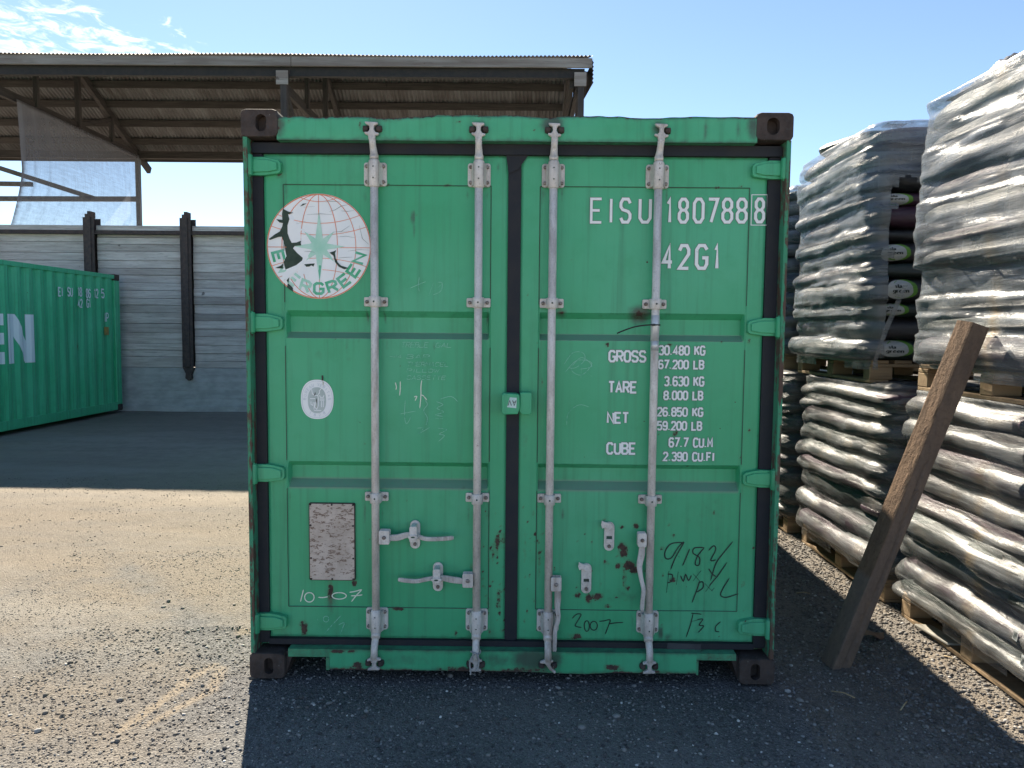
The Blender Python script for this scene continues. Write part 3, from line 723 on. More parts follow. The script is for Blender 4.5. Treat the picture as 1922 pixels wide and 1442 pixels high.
# hinges
for sx, dr, zc in ([(-1, DOOR_A, z) for z in (2.353, 1.652, .958, .252)] + [(1, DOOR_B, z) for z in (2.353, 1.652, .955, .253)]):
    mbh = MB(); x_in = sx*1.058; x_o = sx*1.190
    P = [(x_o, zc+.040), (sx*1.135, zc+.041), (sx*1.105, zc+.036), (sx*1.068, zc+.027), (x_in, zc+.016), (x_in, zc-.020), (sx*1.066, zc-.031), (sx*1.10, zc-.036), (sx*1.135, zc-.041), (x_o, zc-.041)]
    vs = []; 
    mbh.prism(P, .046, YD+.003)
    Pi = [(x_o, zc+.028), (sx*1.11, zc+.026), (sx*1.072, zc+.014), (sx*1.072, zc-.018), (sx*1.11, zc-.026), (x_o, zc-.029)]
    mbh.prism(Pi, .036, .0465)
    mbh.tube([(sx*1.196, .030, zc-.046), (sx*1.196, .030, zc+.046)], .0185, 14)
    mbh.tube([(sx*1.196, .030, zc-.052), (sx*1.196, .030, zc+.052)], .009, 10)
    mbh.build('hinge', 'green', dr, .004, 2)

# locking bars
RODX = (-.635, -.166, .168, .636); YR = .036; RR = .0182
def bolt(mb, x, z, y, r=.0085, mi=1):
    mb.tube([(x, y+.010, z), (x, y, z), (x, y-.003, z)], [r, r, r*.55], 10, mi)
BARS = []
for i, X0 in enumerate(RODX):
    mbr = MB()
    mbr.tube([(X0, YR, .205), (X0, YR, 2.40)], RR, 18); mbr.tube([(X0, YR, 2.385), (X0, YR, 2.402), (X0, YR-.004, 2.408), (X0, .004, 2.440), (X0, -.012, 2.470)], [.020, .020, .017, .0145, .0155], 16)
    mbr.tube([(X0, -.013, .108), (X0, -.010, .150), (X0, .008, .178), (X0, .020, .190), (X0, .024, .1905), (X0, .028, .202), (X0, YR, .215)], [.0165, .0160, .0165, .0165, .0215, .0215, .0200], 16)
    bar = mbr.build('locking_bar', 'galv', BOX); BARS.append(bar)
    for zc, top in ((2.323, 1), (.268, 0)):
        mbb = MB(); mbb.prism(rrect(X0-.0515, X0+.0515, zc-.0525, zc+.0525, .012), YD-.012, YD-.0005)
        if top: mbb.tube([(X0, YR, zc-.062), (X0, YR, zc-.056), (X0, YR, zc+.050), (X0, YR, zc+.058)], [.021, .0245, .0250, .022], 20)
        else: mbb.tube([(X0, YR, zc-.070), (X0, YR, zc-.060), (X0, YR, zc+.02), (X0, YR, zc+.055)], [.019, .0225, .0270, .022], 20)
        for sx in (-1, 1): mbb.add([(X0+sx*.023, YR-.012, zc-.05), (X0+sx*.023, YR-.012, zc+.045), (X0+sx*.037, YD-.012, zc+.045), (X0+sx*.037, YD-.012, zc-.05)], [(0, 1, 2, 3)])
        for sx in (-1, 1):
            for sz in (-1, 1): bolt(mbb, X0+sx*.0375+rnd.uniform(-.001, .001), zc+sz*.0345, YD-.021)
        for sz in (-.025, .025): mbb.tube([(X0, YR-.0262, zc+sz), (X0, YR-.0285, zc+sz)], .0035, 8, 2)
        mbb.build('bar_bearing', ['galv' if i != 2 else 'galv_dirty', 'bolt', 'seam'], bar, .0012, 1)
    for zc in (1.751, .850):
        mbb = MB(); mbb.prism(rrect(X0-.0545, X0+.0545, zc-.021, zc+.021, .006), YD-.010, YD-.0005)
        mbb.tube([(X0, YR, zc-.0235), (X0, YR, zc+.0235)], .0255, 18); mbb.box(X0-.0255, X0+.0255, YR, YD-.008, zc-.0235, zc+.0235)
        for sx in (-1, 1): bolt(mbb, X0+sx*.040, zc, YD-.019)
        mbb.tube([(X0, YR-.0245, zc), (X0, YR-.0268, zc)], .0045, 8, 2)
        mbb.build('bar_clamp', ['galv', 'bolt', 'seam'], bar, .0012, 1)
    for zc, up in ((2.470, 1), (.118, -1)):
        s = 1.0; c = MB()
        P = [(-.019, -.012), (-.018, .004), (-.038, .012), (-.039, .021), (-.020, .019), (-.011, .030), (-.012, .046), (-.030, .053), (-.038, .064), (.030, .062), (.034, .054), (.013, .046), (.011, .030), (.020, .018), (.038, .016), (.037, .008), (.018, .003), (.019, -.012)]
        if i == 2 and up < 0: P = [(-.019, -.012), (-.018, .004), (-.048, .012), (-.050, .020), (-.018, .022), (-.004, .036), (.010, .052), (.044, .070), (.050, .060), (.030, .046), (.014, .030), (.020, .018), (.034, .010), (.018, .003), (.019, -.012)]
        tw = (0.0, .1, .25, -.1)[i]
        c.prism([(X0+x*.84*(1-abs(tw)*.4), zc+up*z) for x, z in P], -.022, -.004)
        c.build('locking_cam', 'galv_dirty', bar, .004, 2)
        for sx in (-1, 1):
            if (i == 3 and sx < 0 and up > 0): continue
            kq = MB(); cx = X0+sx*.029; kq.tube([(cx, -.017, zc+up*.036), (cx, -.008, zc+up*.036), (cx, .012, zc+up*.036)], [.010, .0135, .016], 12)
            kq.box(cx-.013, cx+.013, -.008, .012, zc+up*.036-.012, zc+up*.036+.014)
            kq.build('cam_keeper', 'rust', HDR if up > 0 else bar, .003, 2)
# handles
def handle(bar, hx0, hx1, hz, pts, rad, catch=None, droop=None):
    q = MB(); x0, z0 = D(hx0, hz+13, .01); x1, z1 = D(hx1, hz-13, .01)
    q.prism(rrect(min(x0, x1), max(x0, x1), z0, z1, .006, 2), .006, .016); q.prism(rrect(min(x0, x1), max(x0, x1), z0, z1, .006, 2), .034, .044)
    q.box(min(x0, x1), min(x0, x1)+.006, .0155, .0345, z0+.006, z1-.006)
    bolt(q, (x0+x1)/2, (z0+z1)/2, -.001, .009, 1)
    h = q.build('handle_hub', ['galv', 'bolt'], bar, .0015, 1)
    g = MB(); P3 = []
    for k, (a, b) in enumerate(pts):
        X, Z = D(a, b, .03); P3.append((X, .026+.010*math.sin(k*1.3), Z))
    P3 = smooth_path(P3, 5)
    A = np.array([(p[0], p[2]) for p in P3]); T = np.gradient(A, axis=0); T /= np.linalg.norm(T, axis=1)[:, None]+1e-9; NN = np.stack([-T[:, 1], T[:, 0]], 1)
    tt = np.linspace(0, 1, len(A)); ww = np.where(tt < .5, .0125+.0025*np.sin(tt*9), .0098)*np.where(tt > .97, .7, 1)
    yy = .022+.007*np.sin(tt*5.5); up_, dn_ = A+NN*ww[:, None], A-NN*ww[:, None]; n = len(A); vs = []
    for q in range(n):
        for (p, y) in ((up_[q], yy[q]-.0065), (dn_[q], yy[q]-.0065), (dn_[q], yy[q]+.0065), (up_[q], yy[q]+.0065)): vs.append((p[0], y, p[1]))
    g.add(vs, [(4*q+a, 4*q+(a+1) % 4, 4*q+4+(a+1) % 4, 4*q+4+a) for q in range(n-1) for a in range(4)]+[(3, 2, 1, 0), tuple(4*(n-1)+a for a in range(4))])
    hb = g.build('handle', 'galv_dirty', bar, .0032, 2)
    bm = bmesh.new(); bm.from_mesh(hb.data); bmesh.ops.recalc_face_normals(bm, faces=bm.faces); bm.to_mesh(hb.data); bm.free()
def smooth_path(P, k):
    P = [Vector(p) for p in P]; out = []
    for i in range(len(P)-1):
        p0 = P[max(i-1, 0)]; p1 = P[i]; p2 = P[i+1]; p3 = P[min(i+2, len(P)-1)]
        for j in range(k):
            t = j/k; out.append(.5*((2*p1)+(p2-p0)*t+(2*p0-5*p1+4*p2-p3)*t*t+(3*p1-p0-3*p2+p3)*t**3))
    out.append(P[-1]); return [tuple(o) for o in out]
handle(BARS[0], 711, 731, 1009, [(728, 1008), (745, 1009), (765, 1004), (780, 1004), (798, 1010), (825, 1010), (852, 1008)], .0155)
handle(BARS[1], 868, 888, 1090, [(872, 1090), (850, 1088), (832, 1085), (820, 1084), (800, 1086), (780, 1089), (748, 1086)], .0155)
handle(BARS[2], 1034, 1054, 1097, [(1046, 1105), (1047, 1120), (1046, 1140), (1048, 1160), (1042, 1180), (1041, 1200), (1040, 1221)], .0155)
handle(BARS[3], 1197, 1214, 1014, [(1205, 1022), (1204, 1040), (1200, 1062), (1203, 1085), (1207, 1105), (1205, 1125), (1204, 1144)], .0155)
def catch_plate(door, px_, py0, py1, closed):
    q = MB(); xc, zt = D(px_, py0, YD-.01); _, zb = D(px_, py1, YD-.01); r = .0235
    q.prism(rrect(xc-r, xc+r, zb, zt, r*.98, 6), YD-.010, YD-.0005)
    bolt(q, xc, zt-.024, YD-.020); bolt(q, xc, zb+.022, YD-.018)
    if closed:
        q.prism(rrect(xc-.017, xc+.017, zt-.085, zt-.012, .008), -.002, .008, 0)
        q.prism([(xc-.026, zt-.058), (xc-.012, zt-.050), (xc+.012, zt-.050), (xc+.026, zt-.058), (xc+.012, zt-.074), (xc-.012, zt-.074)], -.010, .002)
        q.prism(ell(xc, zt-.060, .010, .004, 10), -.0115, -.009, 2)
        q.box(xc-.012, xc+.012, .006, YD-.01, zt-.03, zt-.012)
    else:
        q.prism([(xc-.040, zt-.012), (xc-.036, zt+.008), (xc-.024, zt+.002), (xc+.004, zt-.004), (xc+.014, zt-.02), (xc, zt-.034), (xc-.02, zt-.022), (xc-.034, zt-.028)], YD-.024, YD-.0105)
        q.box(xc-.013, xc+.013, YD-.0108, YD-.0102, zb+.052, zb+.070, 2); q.prism(rrect(xc-.015, xc+.015, zb+.036, zb+.056, .005, 2), YD-.016, YD-.0102)
    q.build('handle_catch', ['galv', 'bolt', 'seam'], door, .0012, 1)
catch_plate(DOOR_A, 779, 977, 1030, True); catch_plate(DOOR_A, 822, 1056, 1110, True)
catch_plate(DOOR_B, 1144, 980, 1034, False); catch_plate(DOOR_B, 1101, 1058, 1114, False)

# tape round the last bar
q = MB(); q.tube([(RODX[3], YR, D(1226, 592, YR)[1]), (RODX[3], YR, D(1226, 612, YR)[1]), (RODX[3]-.001, YR, D(1225, 640, YR)[1])], [.0195, .0205, .0190], 16); q.tube([(RODX[3], YR, D(1225, 640, YR)[1]), (RODX[3], YR, D(1225, 658, YR)[1])], [.0192, .0188], 16)
q.build('wrapped_tape', 'tape', BARS[3])

# lock box across the meeting edges
q = MB(); P = [(942, 741), (946, 738), (968, 739), (975, 741), (976, 764), (972, 777), (945, 778), (942, 775)]
q.prism([D(a, b, .01) for a, b in P], -.004, .062, 0)
LB = q.build('lock_box', 'green', DOOR_B, .004, 2)
q = MB(); q.prism([D(a, b, .02) for a, b in [(976, 737), (995, 736), (998, 739), (998, 775), (994, 778), (980, 778), (974, 772), (976, 760)]], .008, .066); q.build('lock_box_cover', 'green', LB, .004, 2)
q = MB(); q.flat([D(a, b, -.005) for a, b in [(957, 746), (970, 747), (969, 766.5), (951.5, 764.5)]], -.0052, 0)
xa, za = D(953.5, 761.5, -.006); xb, zb = D(968.5, 751.8, -.006)
text(q, 'AV', 0, abs(xb-xa), 0, abs(zb-za), .0032, -.0062, 1, .35, 0, lambda x, z: (max(xa, xb)-x, max(za, zb)-z))
q.build('paper_label', ['paper', 'plastic_black'], LB)

# data plate
q = MB(); x0, z0 = D(583, 1087); x1, z1 = D(665, 946)
q.prism(rrect(x0-.004, x1+.004, z0-.004, z1+.004, .006, 2), YD-.0045, YD+.006, 1); q.prism(rrect(x0, x1, z0, z1, .010, 2), YD-.0075, YD-.005, 0)
for a in (0, .5, 1):
    for b in (0, .28, .72, 1):
        if a == .5 and b in (.28, .72): continue
        bolt(q, x0+.005+(x1-x0-.01)*a, z0+.004+(z1-z0-.008)*b, YD-.0095, .0045, 2)
q.build('data_plate', ['plate', 'rust', 'rust'], DOOR_A)

# round emblem
EC = D(598.8, 463, YD); ER = .2375
q = MB(); L1, L2, L3, L4 = lay(.0010), lay(.0018), lay(.0026), lay(.0034)
def fan(pts, yf, mi):
    c = (sum(p[0] for p in pts)/len(pts), sum(p[1] for p in pts)/len(pts)); b = [(c[0], yf(*c), c[1])]+[(x, yf(x, z), z) for x, z in pts]; n = len(pts)
    q.add(b, [(0, 1+(i+1) % n, 1+i) for i in range(n)], mi)
ring = ell(*EC, ER, ER, 96); fan(ring, L1, 0)
q.ribbon(ell(*EC, ER-.003, ER-.003, 96), .0045, 0, 1, closed=True, yf=L2)
for f in (.36, .72): 
    q.ribbon(ell(*EC, (ER-.004)*f, ER-.004, 60), .0032, 0, 1, closed=True, yf=L2)
q.ribbon([(EC[0], EC[1]+t*(ER-.004)) for t in np.linspace(-1, 1, 20)], .0030, 0, 1, yf=L2)
q.ribbon([(EC[0]+t*(ER-.004), EC[1]-.004) for t in np.linspace(-1, 1, 20)], .0030, 0, 1, yf=L2)
for zf, xw, sag in ((.60, .78, .10), (.93, .36, .05), (.38, .93, .10)):
    for sgn in (1, -1):
        if zf == .93 : pass
        pts = [(EC[0]+t*ER*math.sqrt(max(0, 1-(zf)**2))*.99, EC[1]+sgn*(ER*zf-sag*ER*(1-t*t)*1.6)) for t in np.linspace(-1, 1, 24)]
        if sgn > 0 or zf != .93: q.ribbon(pts, .0026, 0, 1, yf=L2)
def star(cx, cz, axes, mi_a, yf):
    for ang, ln, w in axes:
        t = R_(ang); d = (math.cos(t), math.sin(t)); nn = (-d[1], d[0])
        fan([(cx, cz), (cx+d[0]*ln*.16+nn[0]*w, cz+d[1]*ln*.16+nn[1]*w), (cx+d[0]*ln, cz+d[1]*ln), (cx+d[0]*ln*.16-nn[0]*w, cz+d[1]*ln*.16-nn[1]*w)], yf, mi_a)
u = .2915/335/3.433*3.433   # unused scale guard
S = ER/335.0
star(EC[0]+2*S, EC[1], ((45, 135*S, 26*S), (135, 135*S, 26*S), (225, 135*S, 26*S), (315, 135*S, 26*S)), 2, L3)
star(EC[0]+2*S, EC[1], ((0, 165*S, 24*S), (180, 165*S, 24*S)), 2, lay(.0029)); star(EC[0]+2*S, EC[1], ((90, 218*S, 26*S), (270, 222*S, 26*S)), 2, lay(.0032))
fan([(EC[0]+2*S, EC[1]-222*S), (EC[0]+14*S, EC[1]-120*S), (EC[0]-9*S, EC[1]-120*S)], lay(.0035), 3)
for k, ch in enumerate('EVERGREEN'):
    ang = 194+k*18.8; r0 = 268*S; cx, cz = EC[0]+r0*math.cos(R_(ang)), EC[1]+r0*math.sin(R_(ang)); t = R_(ang+90)
    w_, h_2 = 58*S, 66*S
    fn = lambda x, z, cx=cx, cz=cz, t=t: (cx+x*math.cos(t)-z*math.sin(t), cz+x*math.sin(t)+z*math.cos(t))
    nv = len(q.v); text(q, ch, -w_/2, w_/2, -h_2/2, h_2/2, 17*S, 0, 3 if k >= 4 or k == 0 else 2, 0, 0, fn)
    for vi in range(nv, len(q.v)): x, _, z = q.v[vi]; q.v[vi] = (x, L3(x, z), z)
def C4(pts): return [(EC[0]+(a-545)*S, EC[1]-(b-972)*S) for a, b in pts]
def patch(pts, mi=4, off=.0040):
    from mathutils.geometry import tessellate_polygon
    P = C4(pts); fs = tessellate_polygon([[Vector((x, z, 0)) for x, z in P]]); yf = lay(off)
    q.add([(x, yf(x, z), z) for x, z in P], [tuple(f) for f in fs], mi)
patch([(318, 735), (350, 752), (384, 760), (350, 770), (358, 800), (345, 840), (345, 890), (357, 925), (370, 950), (400, 948), (432, 936), (428, 950), (432, 966), (390, 970), (378, 985), (405, 1015), (440, 1045), (436, 1062), (400, 1090), (380, 1108), (355, 1140), (352, 1175), (345, 1208), (335, 1190), (330, 1130), (318, 1075), (335, 1035), (328, 1000), (322, 950), (308, 912), (285, 915), (232, 934), (226, 927), (262, 900), (296, 880), (312, 850), (318, 826), (295, 822), (275, 802), (314, 806), (312, 770)])
patch([(342, 1208), (360, 1222), (374, 1238), (376, 1262), (355, 1250), (336, 1236)]); patch([(612, 1010), (640, 1002), (656, 994), (648, 1014), (652, 1045), (665, 1072), (685, 1092), (736, 1108), (708, 1116), (672, 1100), (648, 1070), (638, 1030)])
patch([(448, 1086), (485, 1082), (517, 1080), (508, 1100), (495, 1092), (482, 1100), (462, 1102)]); patch([(262, 1112), (300, 1096), (316, 1080), (312, 1115)]); patch([(428, 720), (445, 702), (470, 700), (448, 712)])
for pts in ([(615, 750), (650, 740), (690, 715), (735, 705)], [(690, 745), (730, 748), (775, 742)], [(635, 880), (690, 875), (745, 838)], [(668, 1045), (710, 1040), (760, 1038)], [(640, 880), (740, 872)], [(450, 1003), (480, 1003), (520, 1010)], [(320, 1190), (330, 1180)], [(805, 835), (825, 920), (865, 955)], [(590, 690), (640, 685), (690, 690)], [(470, 770), (560, 765), (640, 770)],
            [(660, 910), (720, 905), (780, 915)], [(400, 830), (460, 815)], [(730, 1000), (800, 990), (872, 992)], [(450, 725), (520, 718)]): q.ribbon(C4(pts), .0018, 0, 5, taper=True, yf=lay(.0038))
q.build('emblem', ['sticker', 'orange', 'star', 'letter_green', 'peeled', 'crack'], DOOR_A)

# pale oval sticker
q = MB(); OC = D(595, 750, YD); ow, oh = .0755, .0915
def sup(rx, rz, n=48, p=2.35): return [(OC[0]+rx*math.copysign(abs(math.cos(t))**(2/p), math.cos(t)), OC[1]+rz*math.copysign(abs(math.sin(t))**(2/p), math.sin(t))) for t in np.linspace(0, 2*math.pi, n, endpoint=False)]
fan(sup(ow, oh), L1, 0); q.ribbon(sup(ow*.92, oh*.93), .0014, 0, 2, closed=True, yf=L2); fan([(x-.001, z-.004) for x, z in sup(ow*.56, oh*.66)], L2, 1)
def o4(a, b): return (OC[0]+(a-570)*ow*2/905, OC[1]-(b-720)*oh*2/1115)
for pts in ([(375, 700), (520, 700)], [(640, 705), (770, 705)], [(640, 600), (660, 660), (740, 660), (760, 600)], [(690, 760), (690, 940)], [(740, 760), (740, 940)], [(690, 410), (640, 470), (640, 540), (600, 580)], [(420, 430), (440, 560), (500, 620), (590, 600), (610, 720), (600, 900), (560, 1000), (500, 940), (540, 780)], [(400, 780), (400, 860), (450, 890), (460, 800)], [(480, 1030), (680, 1030)], [(500, 800), (480, 1000)], [(640, 740), (770, 740)]):
    q.ribbon([o4(*p) for p in pts], .0034, 0, 0, yf=L3)
def ringtext(s, a0, a1, r, h, flip, mi):
    for k, ch in enumerate(s):
        if ch == ' ': continue
        ang = a0+(a1-a0)*k/(len(s)-1); cx, cz = OC[0]+ow*r*math.cos(R_(ang)), OC[1]+oh*r*math.sin(R_(ang)); t = R_(ang+(90 if flip else -90))
        fn = lambda x, z: (cx+x*math.cos(t)-z*math.sin(t), cz+x*math.sin(t)+z*math.cos(t))
        nv = len(q.v); text(q, ch, -h*.3, h*.3, -h/2, h/2, .0014, 0, mi, 0, 0, fn)
        for vi in range(nv, len(q.v)): x, _, z = q.v[vi]; q.v[vi] = (x, L3(x, z), z)
ringtext('BUREAU VERITAS', 178, 2, .76, .0125, False, 2); ringtext('1828', 238, 302, .80, .0115, True, 2)
q.ribbon([o4(520, 510), o4(515, 570), o4(480, 625)], .0045, 0, 3, taper=True, yf=L4); q.ribbon([o4(552, 690), o4(552, 760), o4(556, 830)], .0042, 0, 3, taper=True, yf=L4); q.ribbon([o4(555, 830), o4(550, 960)], .0034, 0, 4, taper=True, yf=L4)
q.ribbon([o4(720, 40), o4(725, 110), o4(725, 185)], .0075, 0, 3, yf=L4); q.ribbon([o4(735, 190), o4(745, 260), o4(740, 330)], .0045, 0, 4, taper=True, yf=L4)
q.build('oval_sticker', ['sticker', 'greyprint', 'greyprint2', 'rust', plain('rust_stain', (.45, .40, .28), (.5, .46, .36), .7)], DOOR_A)

# lettering on the right-hand door
q = MB()
def boxtext(s, l, t, r, b, w, mi=0, gap=.42, grp=None):
    x0, z1 = D(l, t); x1, z0 = D(r, b)
    nv = len(q.v); text(q, s, x0+w/2, x1-w/2, z0+w/2, z1-w/2, w, 0, 0, gap)
    nv2 = len(q.v)
    for vi in range(nv, nv2): x, _, z = q.v[vi]; q.v[vi] = (x, L2(x, z), z)
    nv = len(q.v); text(q, s, x0+w/2, x1-w/2, z0+w/2, z1-w/2, w+.0042, 0, 1, gap)
    for vi in range(nv, len(q.v)): x, _, z = q.v[vi]; q.v[vi] = (x, L1(x, z), z)
for s, l, r in (('E', 1108, 1131), ('I', 1141, 1153), ('S', 1163, 1185), ('U', 1199, 1223), ('1', 1250, 1263), ('8', 1273, 1293), ('0', 1301, 1322), ('7', 1328, 1349), ('8', 1355, 1376), ('8', 1382, 1403), ('8', 1416, 1435)):
    boxtext(s, l, 371, r, 420, .0135 if s not in 'EI' else .0115, gap=0)
q.build('container_number', ['white', 'white_edge'], DOOR_B); q = MB()
P = [D(a, b) for a, b in ((1411, 366), (1440, 366), (1439, 423), (1409, 423))]; q.ribbon(P, .0036, 0, 0, closed=True, yf=L2); q.build('check_digit_frame', 'white', DOOR_B); q = MB()
for s, l, r in (('4', 1243, 1264), ('2', 1273, 1295), ('G', 1305, 1329), ('1', 1340, 1350)): boxtext(s, l, 458, r, 507, .0150, gap=0)
q.build('type_code', ['white', 'white_edge'], DOOR_B)
for head, hb, rows in (('GROSS', (1142, 657, 1213, 681), (('30.480 KG', 1236, 648, 1324, 668), ('67.200 LB', 1235, 675, 1322, 694))), ('TARE', (1141, 715, 1196, 739), (('3.630 KG', 1246, 706, 1322, 726), ('8.000 LB', 1245, 733, 1320, 752))),
                      ('NET', (1139, 773, 1181, 796), (('26.850 KG', 1233, 764, 1320, 783), ('59.200 LB', 1233, 790, 1318, 809))), ('CUBE', (1138, 830, 1194, 854), (('67.7 CU.M', 1255, 821, 1338, 841), ('2.390 CU.FI', 1244, 848, 1342, 867)))):
    q = MB(); boxtext(head, *hb, .0098, gap=.38); q.build('weight_heading', ['white', 'white_edge'], DOOR_B)
    for row in rows: q = MB(); boxtext(*row, .0082, gap=.40); q.build('weight_figure', ['white', 'white_edge'], DOOR_B)


# chalk and marker scrawl
def scrawl(door, name, strokes, off, sc, w, m, smoothk=4):
    qq = MB()
    for st in strokes:
        P = DL(st, off, sc)
        if len(P) > 2: P = [(a, c) for a, b, c in smooth_path([(x, 0, z) for x, z in P], smoothk)]
        qq.ribbon(P, w, 0, 0, taper=True, yf=lambda x, z: surf(x, z)-.0012 if z < .318 else lay(.0012)(x, z))
    return qq.build(name, m, door)
E1 = lambda cx, cz, rx, rz: [(cx+rx*math.cos(t), cz+rz*math.sin(t)) for t in np.linspace(-1.7, 4.7, 13)]
scrawl(DOOR_A, 'chalk_date', [[(430, 748), (420, 790), (410, 830)], E1(470, 800, 32, 32), [(530, 800), (560, 802), (596, 796)], E1(672, 790, 48, 22), [(742, 766), (780, 760), (822, 750), (790, 785), (755, 830)], [(752, 790), (795, 788), (830, 783)]], (450, 900), 3.607, .0052, 'chalk')
scrawl(DOOR_A, 'chalk_mark', [E1(585, 945, 18, 20), [(692, 915), (640, 970), (575, 1042)], [(668, 985), (708, 970), (695, 1010), (680, 1046)], [(527, 945), (529, 955)]], (450, 900), 3.607, .0030, 'chalk_faint')
scrawl(DOOR_A, 'chalk_tally', [[(222, 570), (230, 600), (226, 620)], [(256, 562), (256, 610), (252, 660)]], (680, 560), 3.605, .0044, 'chalk')
scrawl(DOOR_A, 'chalk_stroke', [[(402, 555), (396, 600), (396, 660), (388, 745)], [(398, 655), (414, 662), (436, 690)], [(350, 668), (368, 665), (356, 695)]], (680, 560), 3.605, .0044, 'chalk')
scrawl(DOOR_A, 'chalk_scrawl', [[(250, 785), (300, 775), (360, 765)], [(290, 690), (285, 800), (300, 850), (330, 800)], [(425, 690), (440, 720), (415, 760), (440, 810), (430, 860)], [(500, 700), (545, 720), (505, 745), (550, 770), (495, 790), (545, 800)], [(495, 815), (545, 815)], [(370, 880), (415, 880), (375, 920), (455, 875)], [(510, 880), (570, 890), (520, 920), (555, 930), (515, 970)], [(520, 685), (600, 665), (645, 700)]], (680, 560), 3.605, .0026, 'chalk_faint')
scrawl(DOOR_A, 'chalk_scratch', [[(300, 1240), (380, 1205), (430, 1185)], [(385, 1155), (380, 1215), (385, 1250)], [(480, 1195), (450, 1280)], [(500, 1190), (540, 1195), (530, 1250), (480, 1275)], [(540, 1200), (485, 1250)]], (680, 200), 3.605, .0024, 'chalk_faint')
for s, l, t, r, b in (('TREBLE', 262, 298, 440, 333), ('GAL', 495, 303, 600, 333), ('-44', 180, 382, 262, 405), ('BAR', 300, 382, 450, 410), ('THERMACEL', 300, 432, 580, 462), ('PILLOW', 300, 478, 515, 502), ('CASSETTE', 300, 524, 560, 552)):
    x0, z1 = D(680+l/3.605, 560+t/3.605); x1, z0 = D(680+r/3.605, 560+b/3.605); qq = MB(); nv = 0
    text(qq, s, x0, x1, z0, z1, .0022, 0, 0, .3, .25)
    for vi in range(nv, len(qq.v)): x, _, z = qq.v[vi]; qq.v[vi] = (x, lay(.0012)(x, z), z)
    qq.build('chalk_note', 'chalk_faint', DOOR_A)
scrawl(DOOR_B, 'marker_note', [[(1020, 430), (985, 428), (930, 440), (895, 490), (900, 535), (940, 530), (985, 460), (1022, 428), (965, 530), (933, 612)], [(988, 520), (992, 528)], [(1062, 470), (1040, 525), (1014, 586)], [(1160, 462), (1095, 465), (1085, 500), (1128, 530), (1125, 580), (1100, 575), (1115, 520), (1162, 462)], [(1190, 482), (1225, 450), (1238, 478), (1205, 548), (1240, 545)], [(1355, 420), (1290, 500), (1240, 570), (1205, 685)],
    [(922, 620), (905, 768)], [(912, 642), (945, 648), (938, 690), (910, 702)], [(985, 625), (972, 715)], [(1000, 652), (1020, 690), (1035, 645), (1055, 685), (1075, 650)], [(1085, 640), (1130, 690)], [(1140, 618), (1085, 690)], [(1190, 605), (1215, 640), (1240, 660)], [(1315, 562), (1255, 650), (1195, 722)], [(1132, 688), (1105, 765), (1078, 836)], [(1120, 704), (1150, 695), (1152, 735), (1110, 765)], [(1165, 705), (1215, 758)], [(1215, 700), (1170, 762)], [(1212, 755), (1230, 735)], [(1332, 668), (1285, 745), (1272, 785), (1310, 800), (1392, 774)]], (1000, 900), 3.604, .0058, 'marker')
scrawl(DOOR_B, 'marker_year', [[(265, 940), (298, 910), (326, 914), (300, 960), (288, 990), (330, 1000)], E1(365, 990, 17, 36), E1(412, 988, 24, 30), [(448, 958), (480, 955), (522, 948), (510, 990), (488, 1046)], [(515, 975), (560, 968), (612, 965)]], (1000, 900), 3.604, .0050, 'marker')
scrawl(DOOR_B, 'marker_initials', [[(1085, 905), (1065, 985), (1036, 1068)], [(1070, 905), (1110, 908), (1142, 912)], [(1066, 962), (1112, 952)], [(1110, 950), (1150, 945), (1125, 985), (1156, 992), (1118, 1036)], [(1272, 962), (1240, 990), (1236, 1025), (1262, 1030)]], (1000, 900), 3.604, .0048, 'marker')
scrawl(DOOR_B, 'chalk_scrawl', [[(210, 450), (270, 370), (340, 370), (350, 420), (290, 470), (240, 470)], [(220, 500), (300, 420), (400, 440), (330, 520), (260, 480), (330, 400), (400, 460), (320, 480)], [(330, 460), (325, 540)], [(360, 500), (400, 530)]], (1000, 560), 3.604, .0022, 'chalk_faint')
scrawl(DOOR_B, 'chalk_arc', [[(230, 860), (240, 780), (310, 722), (380, 735)]], (1000, 560), 3.604, .0020, 'chalk_faint')

# things tied to the bars
ct = MB(); P3 = [D(a, b, YR-.024) for a, b in ((1158, 626), (1172, 620), (1190, 614), (1208, 611), (1224, 610), (1234, 610))]
ct.tube(smooth_path([(x, YR-.026-.004*math.sin(i), z) for i, (x, z) in enumerate(P3)], 4), .0032, 8, 0, True, .6)
zc = P3[4][1]; ct.tube([(RODX[3]+.0225*math.cos(t), YR+.0225*math.sin(t), zc) for t in np.linspace(0, 2*math.pi, 20)], .003, 8)
ct.box(RODX[3]-.016, RODX[3]-.006, YR-.030, YR-.022, zc-.005, zc+.005)
tag(ct.build('cable_tie', 'plastic_black', None, org=Vector((RODX[3], YR, zc))), 'black cable tie looped round the rightmost locking bar', 'cable tie')
ct = MB(); x, z = D(893, 1224, .0)
ct.tube([(x+.022*math.cos(t), -.010+.0225*math.sin(t), z+.004*math.sin(2*t)+.006) for t in np.linspace(0, 2*math.pi, 20)], .0035, 8)
W2 = [D(a, b, -.012) for a, b in ((893, 1222), (886, 1230), (882, 1243), (884, 1258), (883, 1263))]; W3 = [D(a, b, -.012) for a, b in ((892, 1222), (897, 1229), (899, 1240), (897, 1252), (892, 1257))]
for P in (W2, W3): ct.tube(smooth_path([(a, -.031, b) for a, b in P], 4), .0036, 8)
tag(ct.build('string_loop', 'string', None, org=Vector((x, 0, z))), 'grey string tied in a loop on the second locking bar foot', 'string')

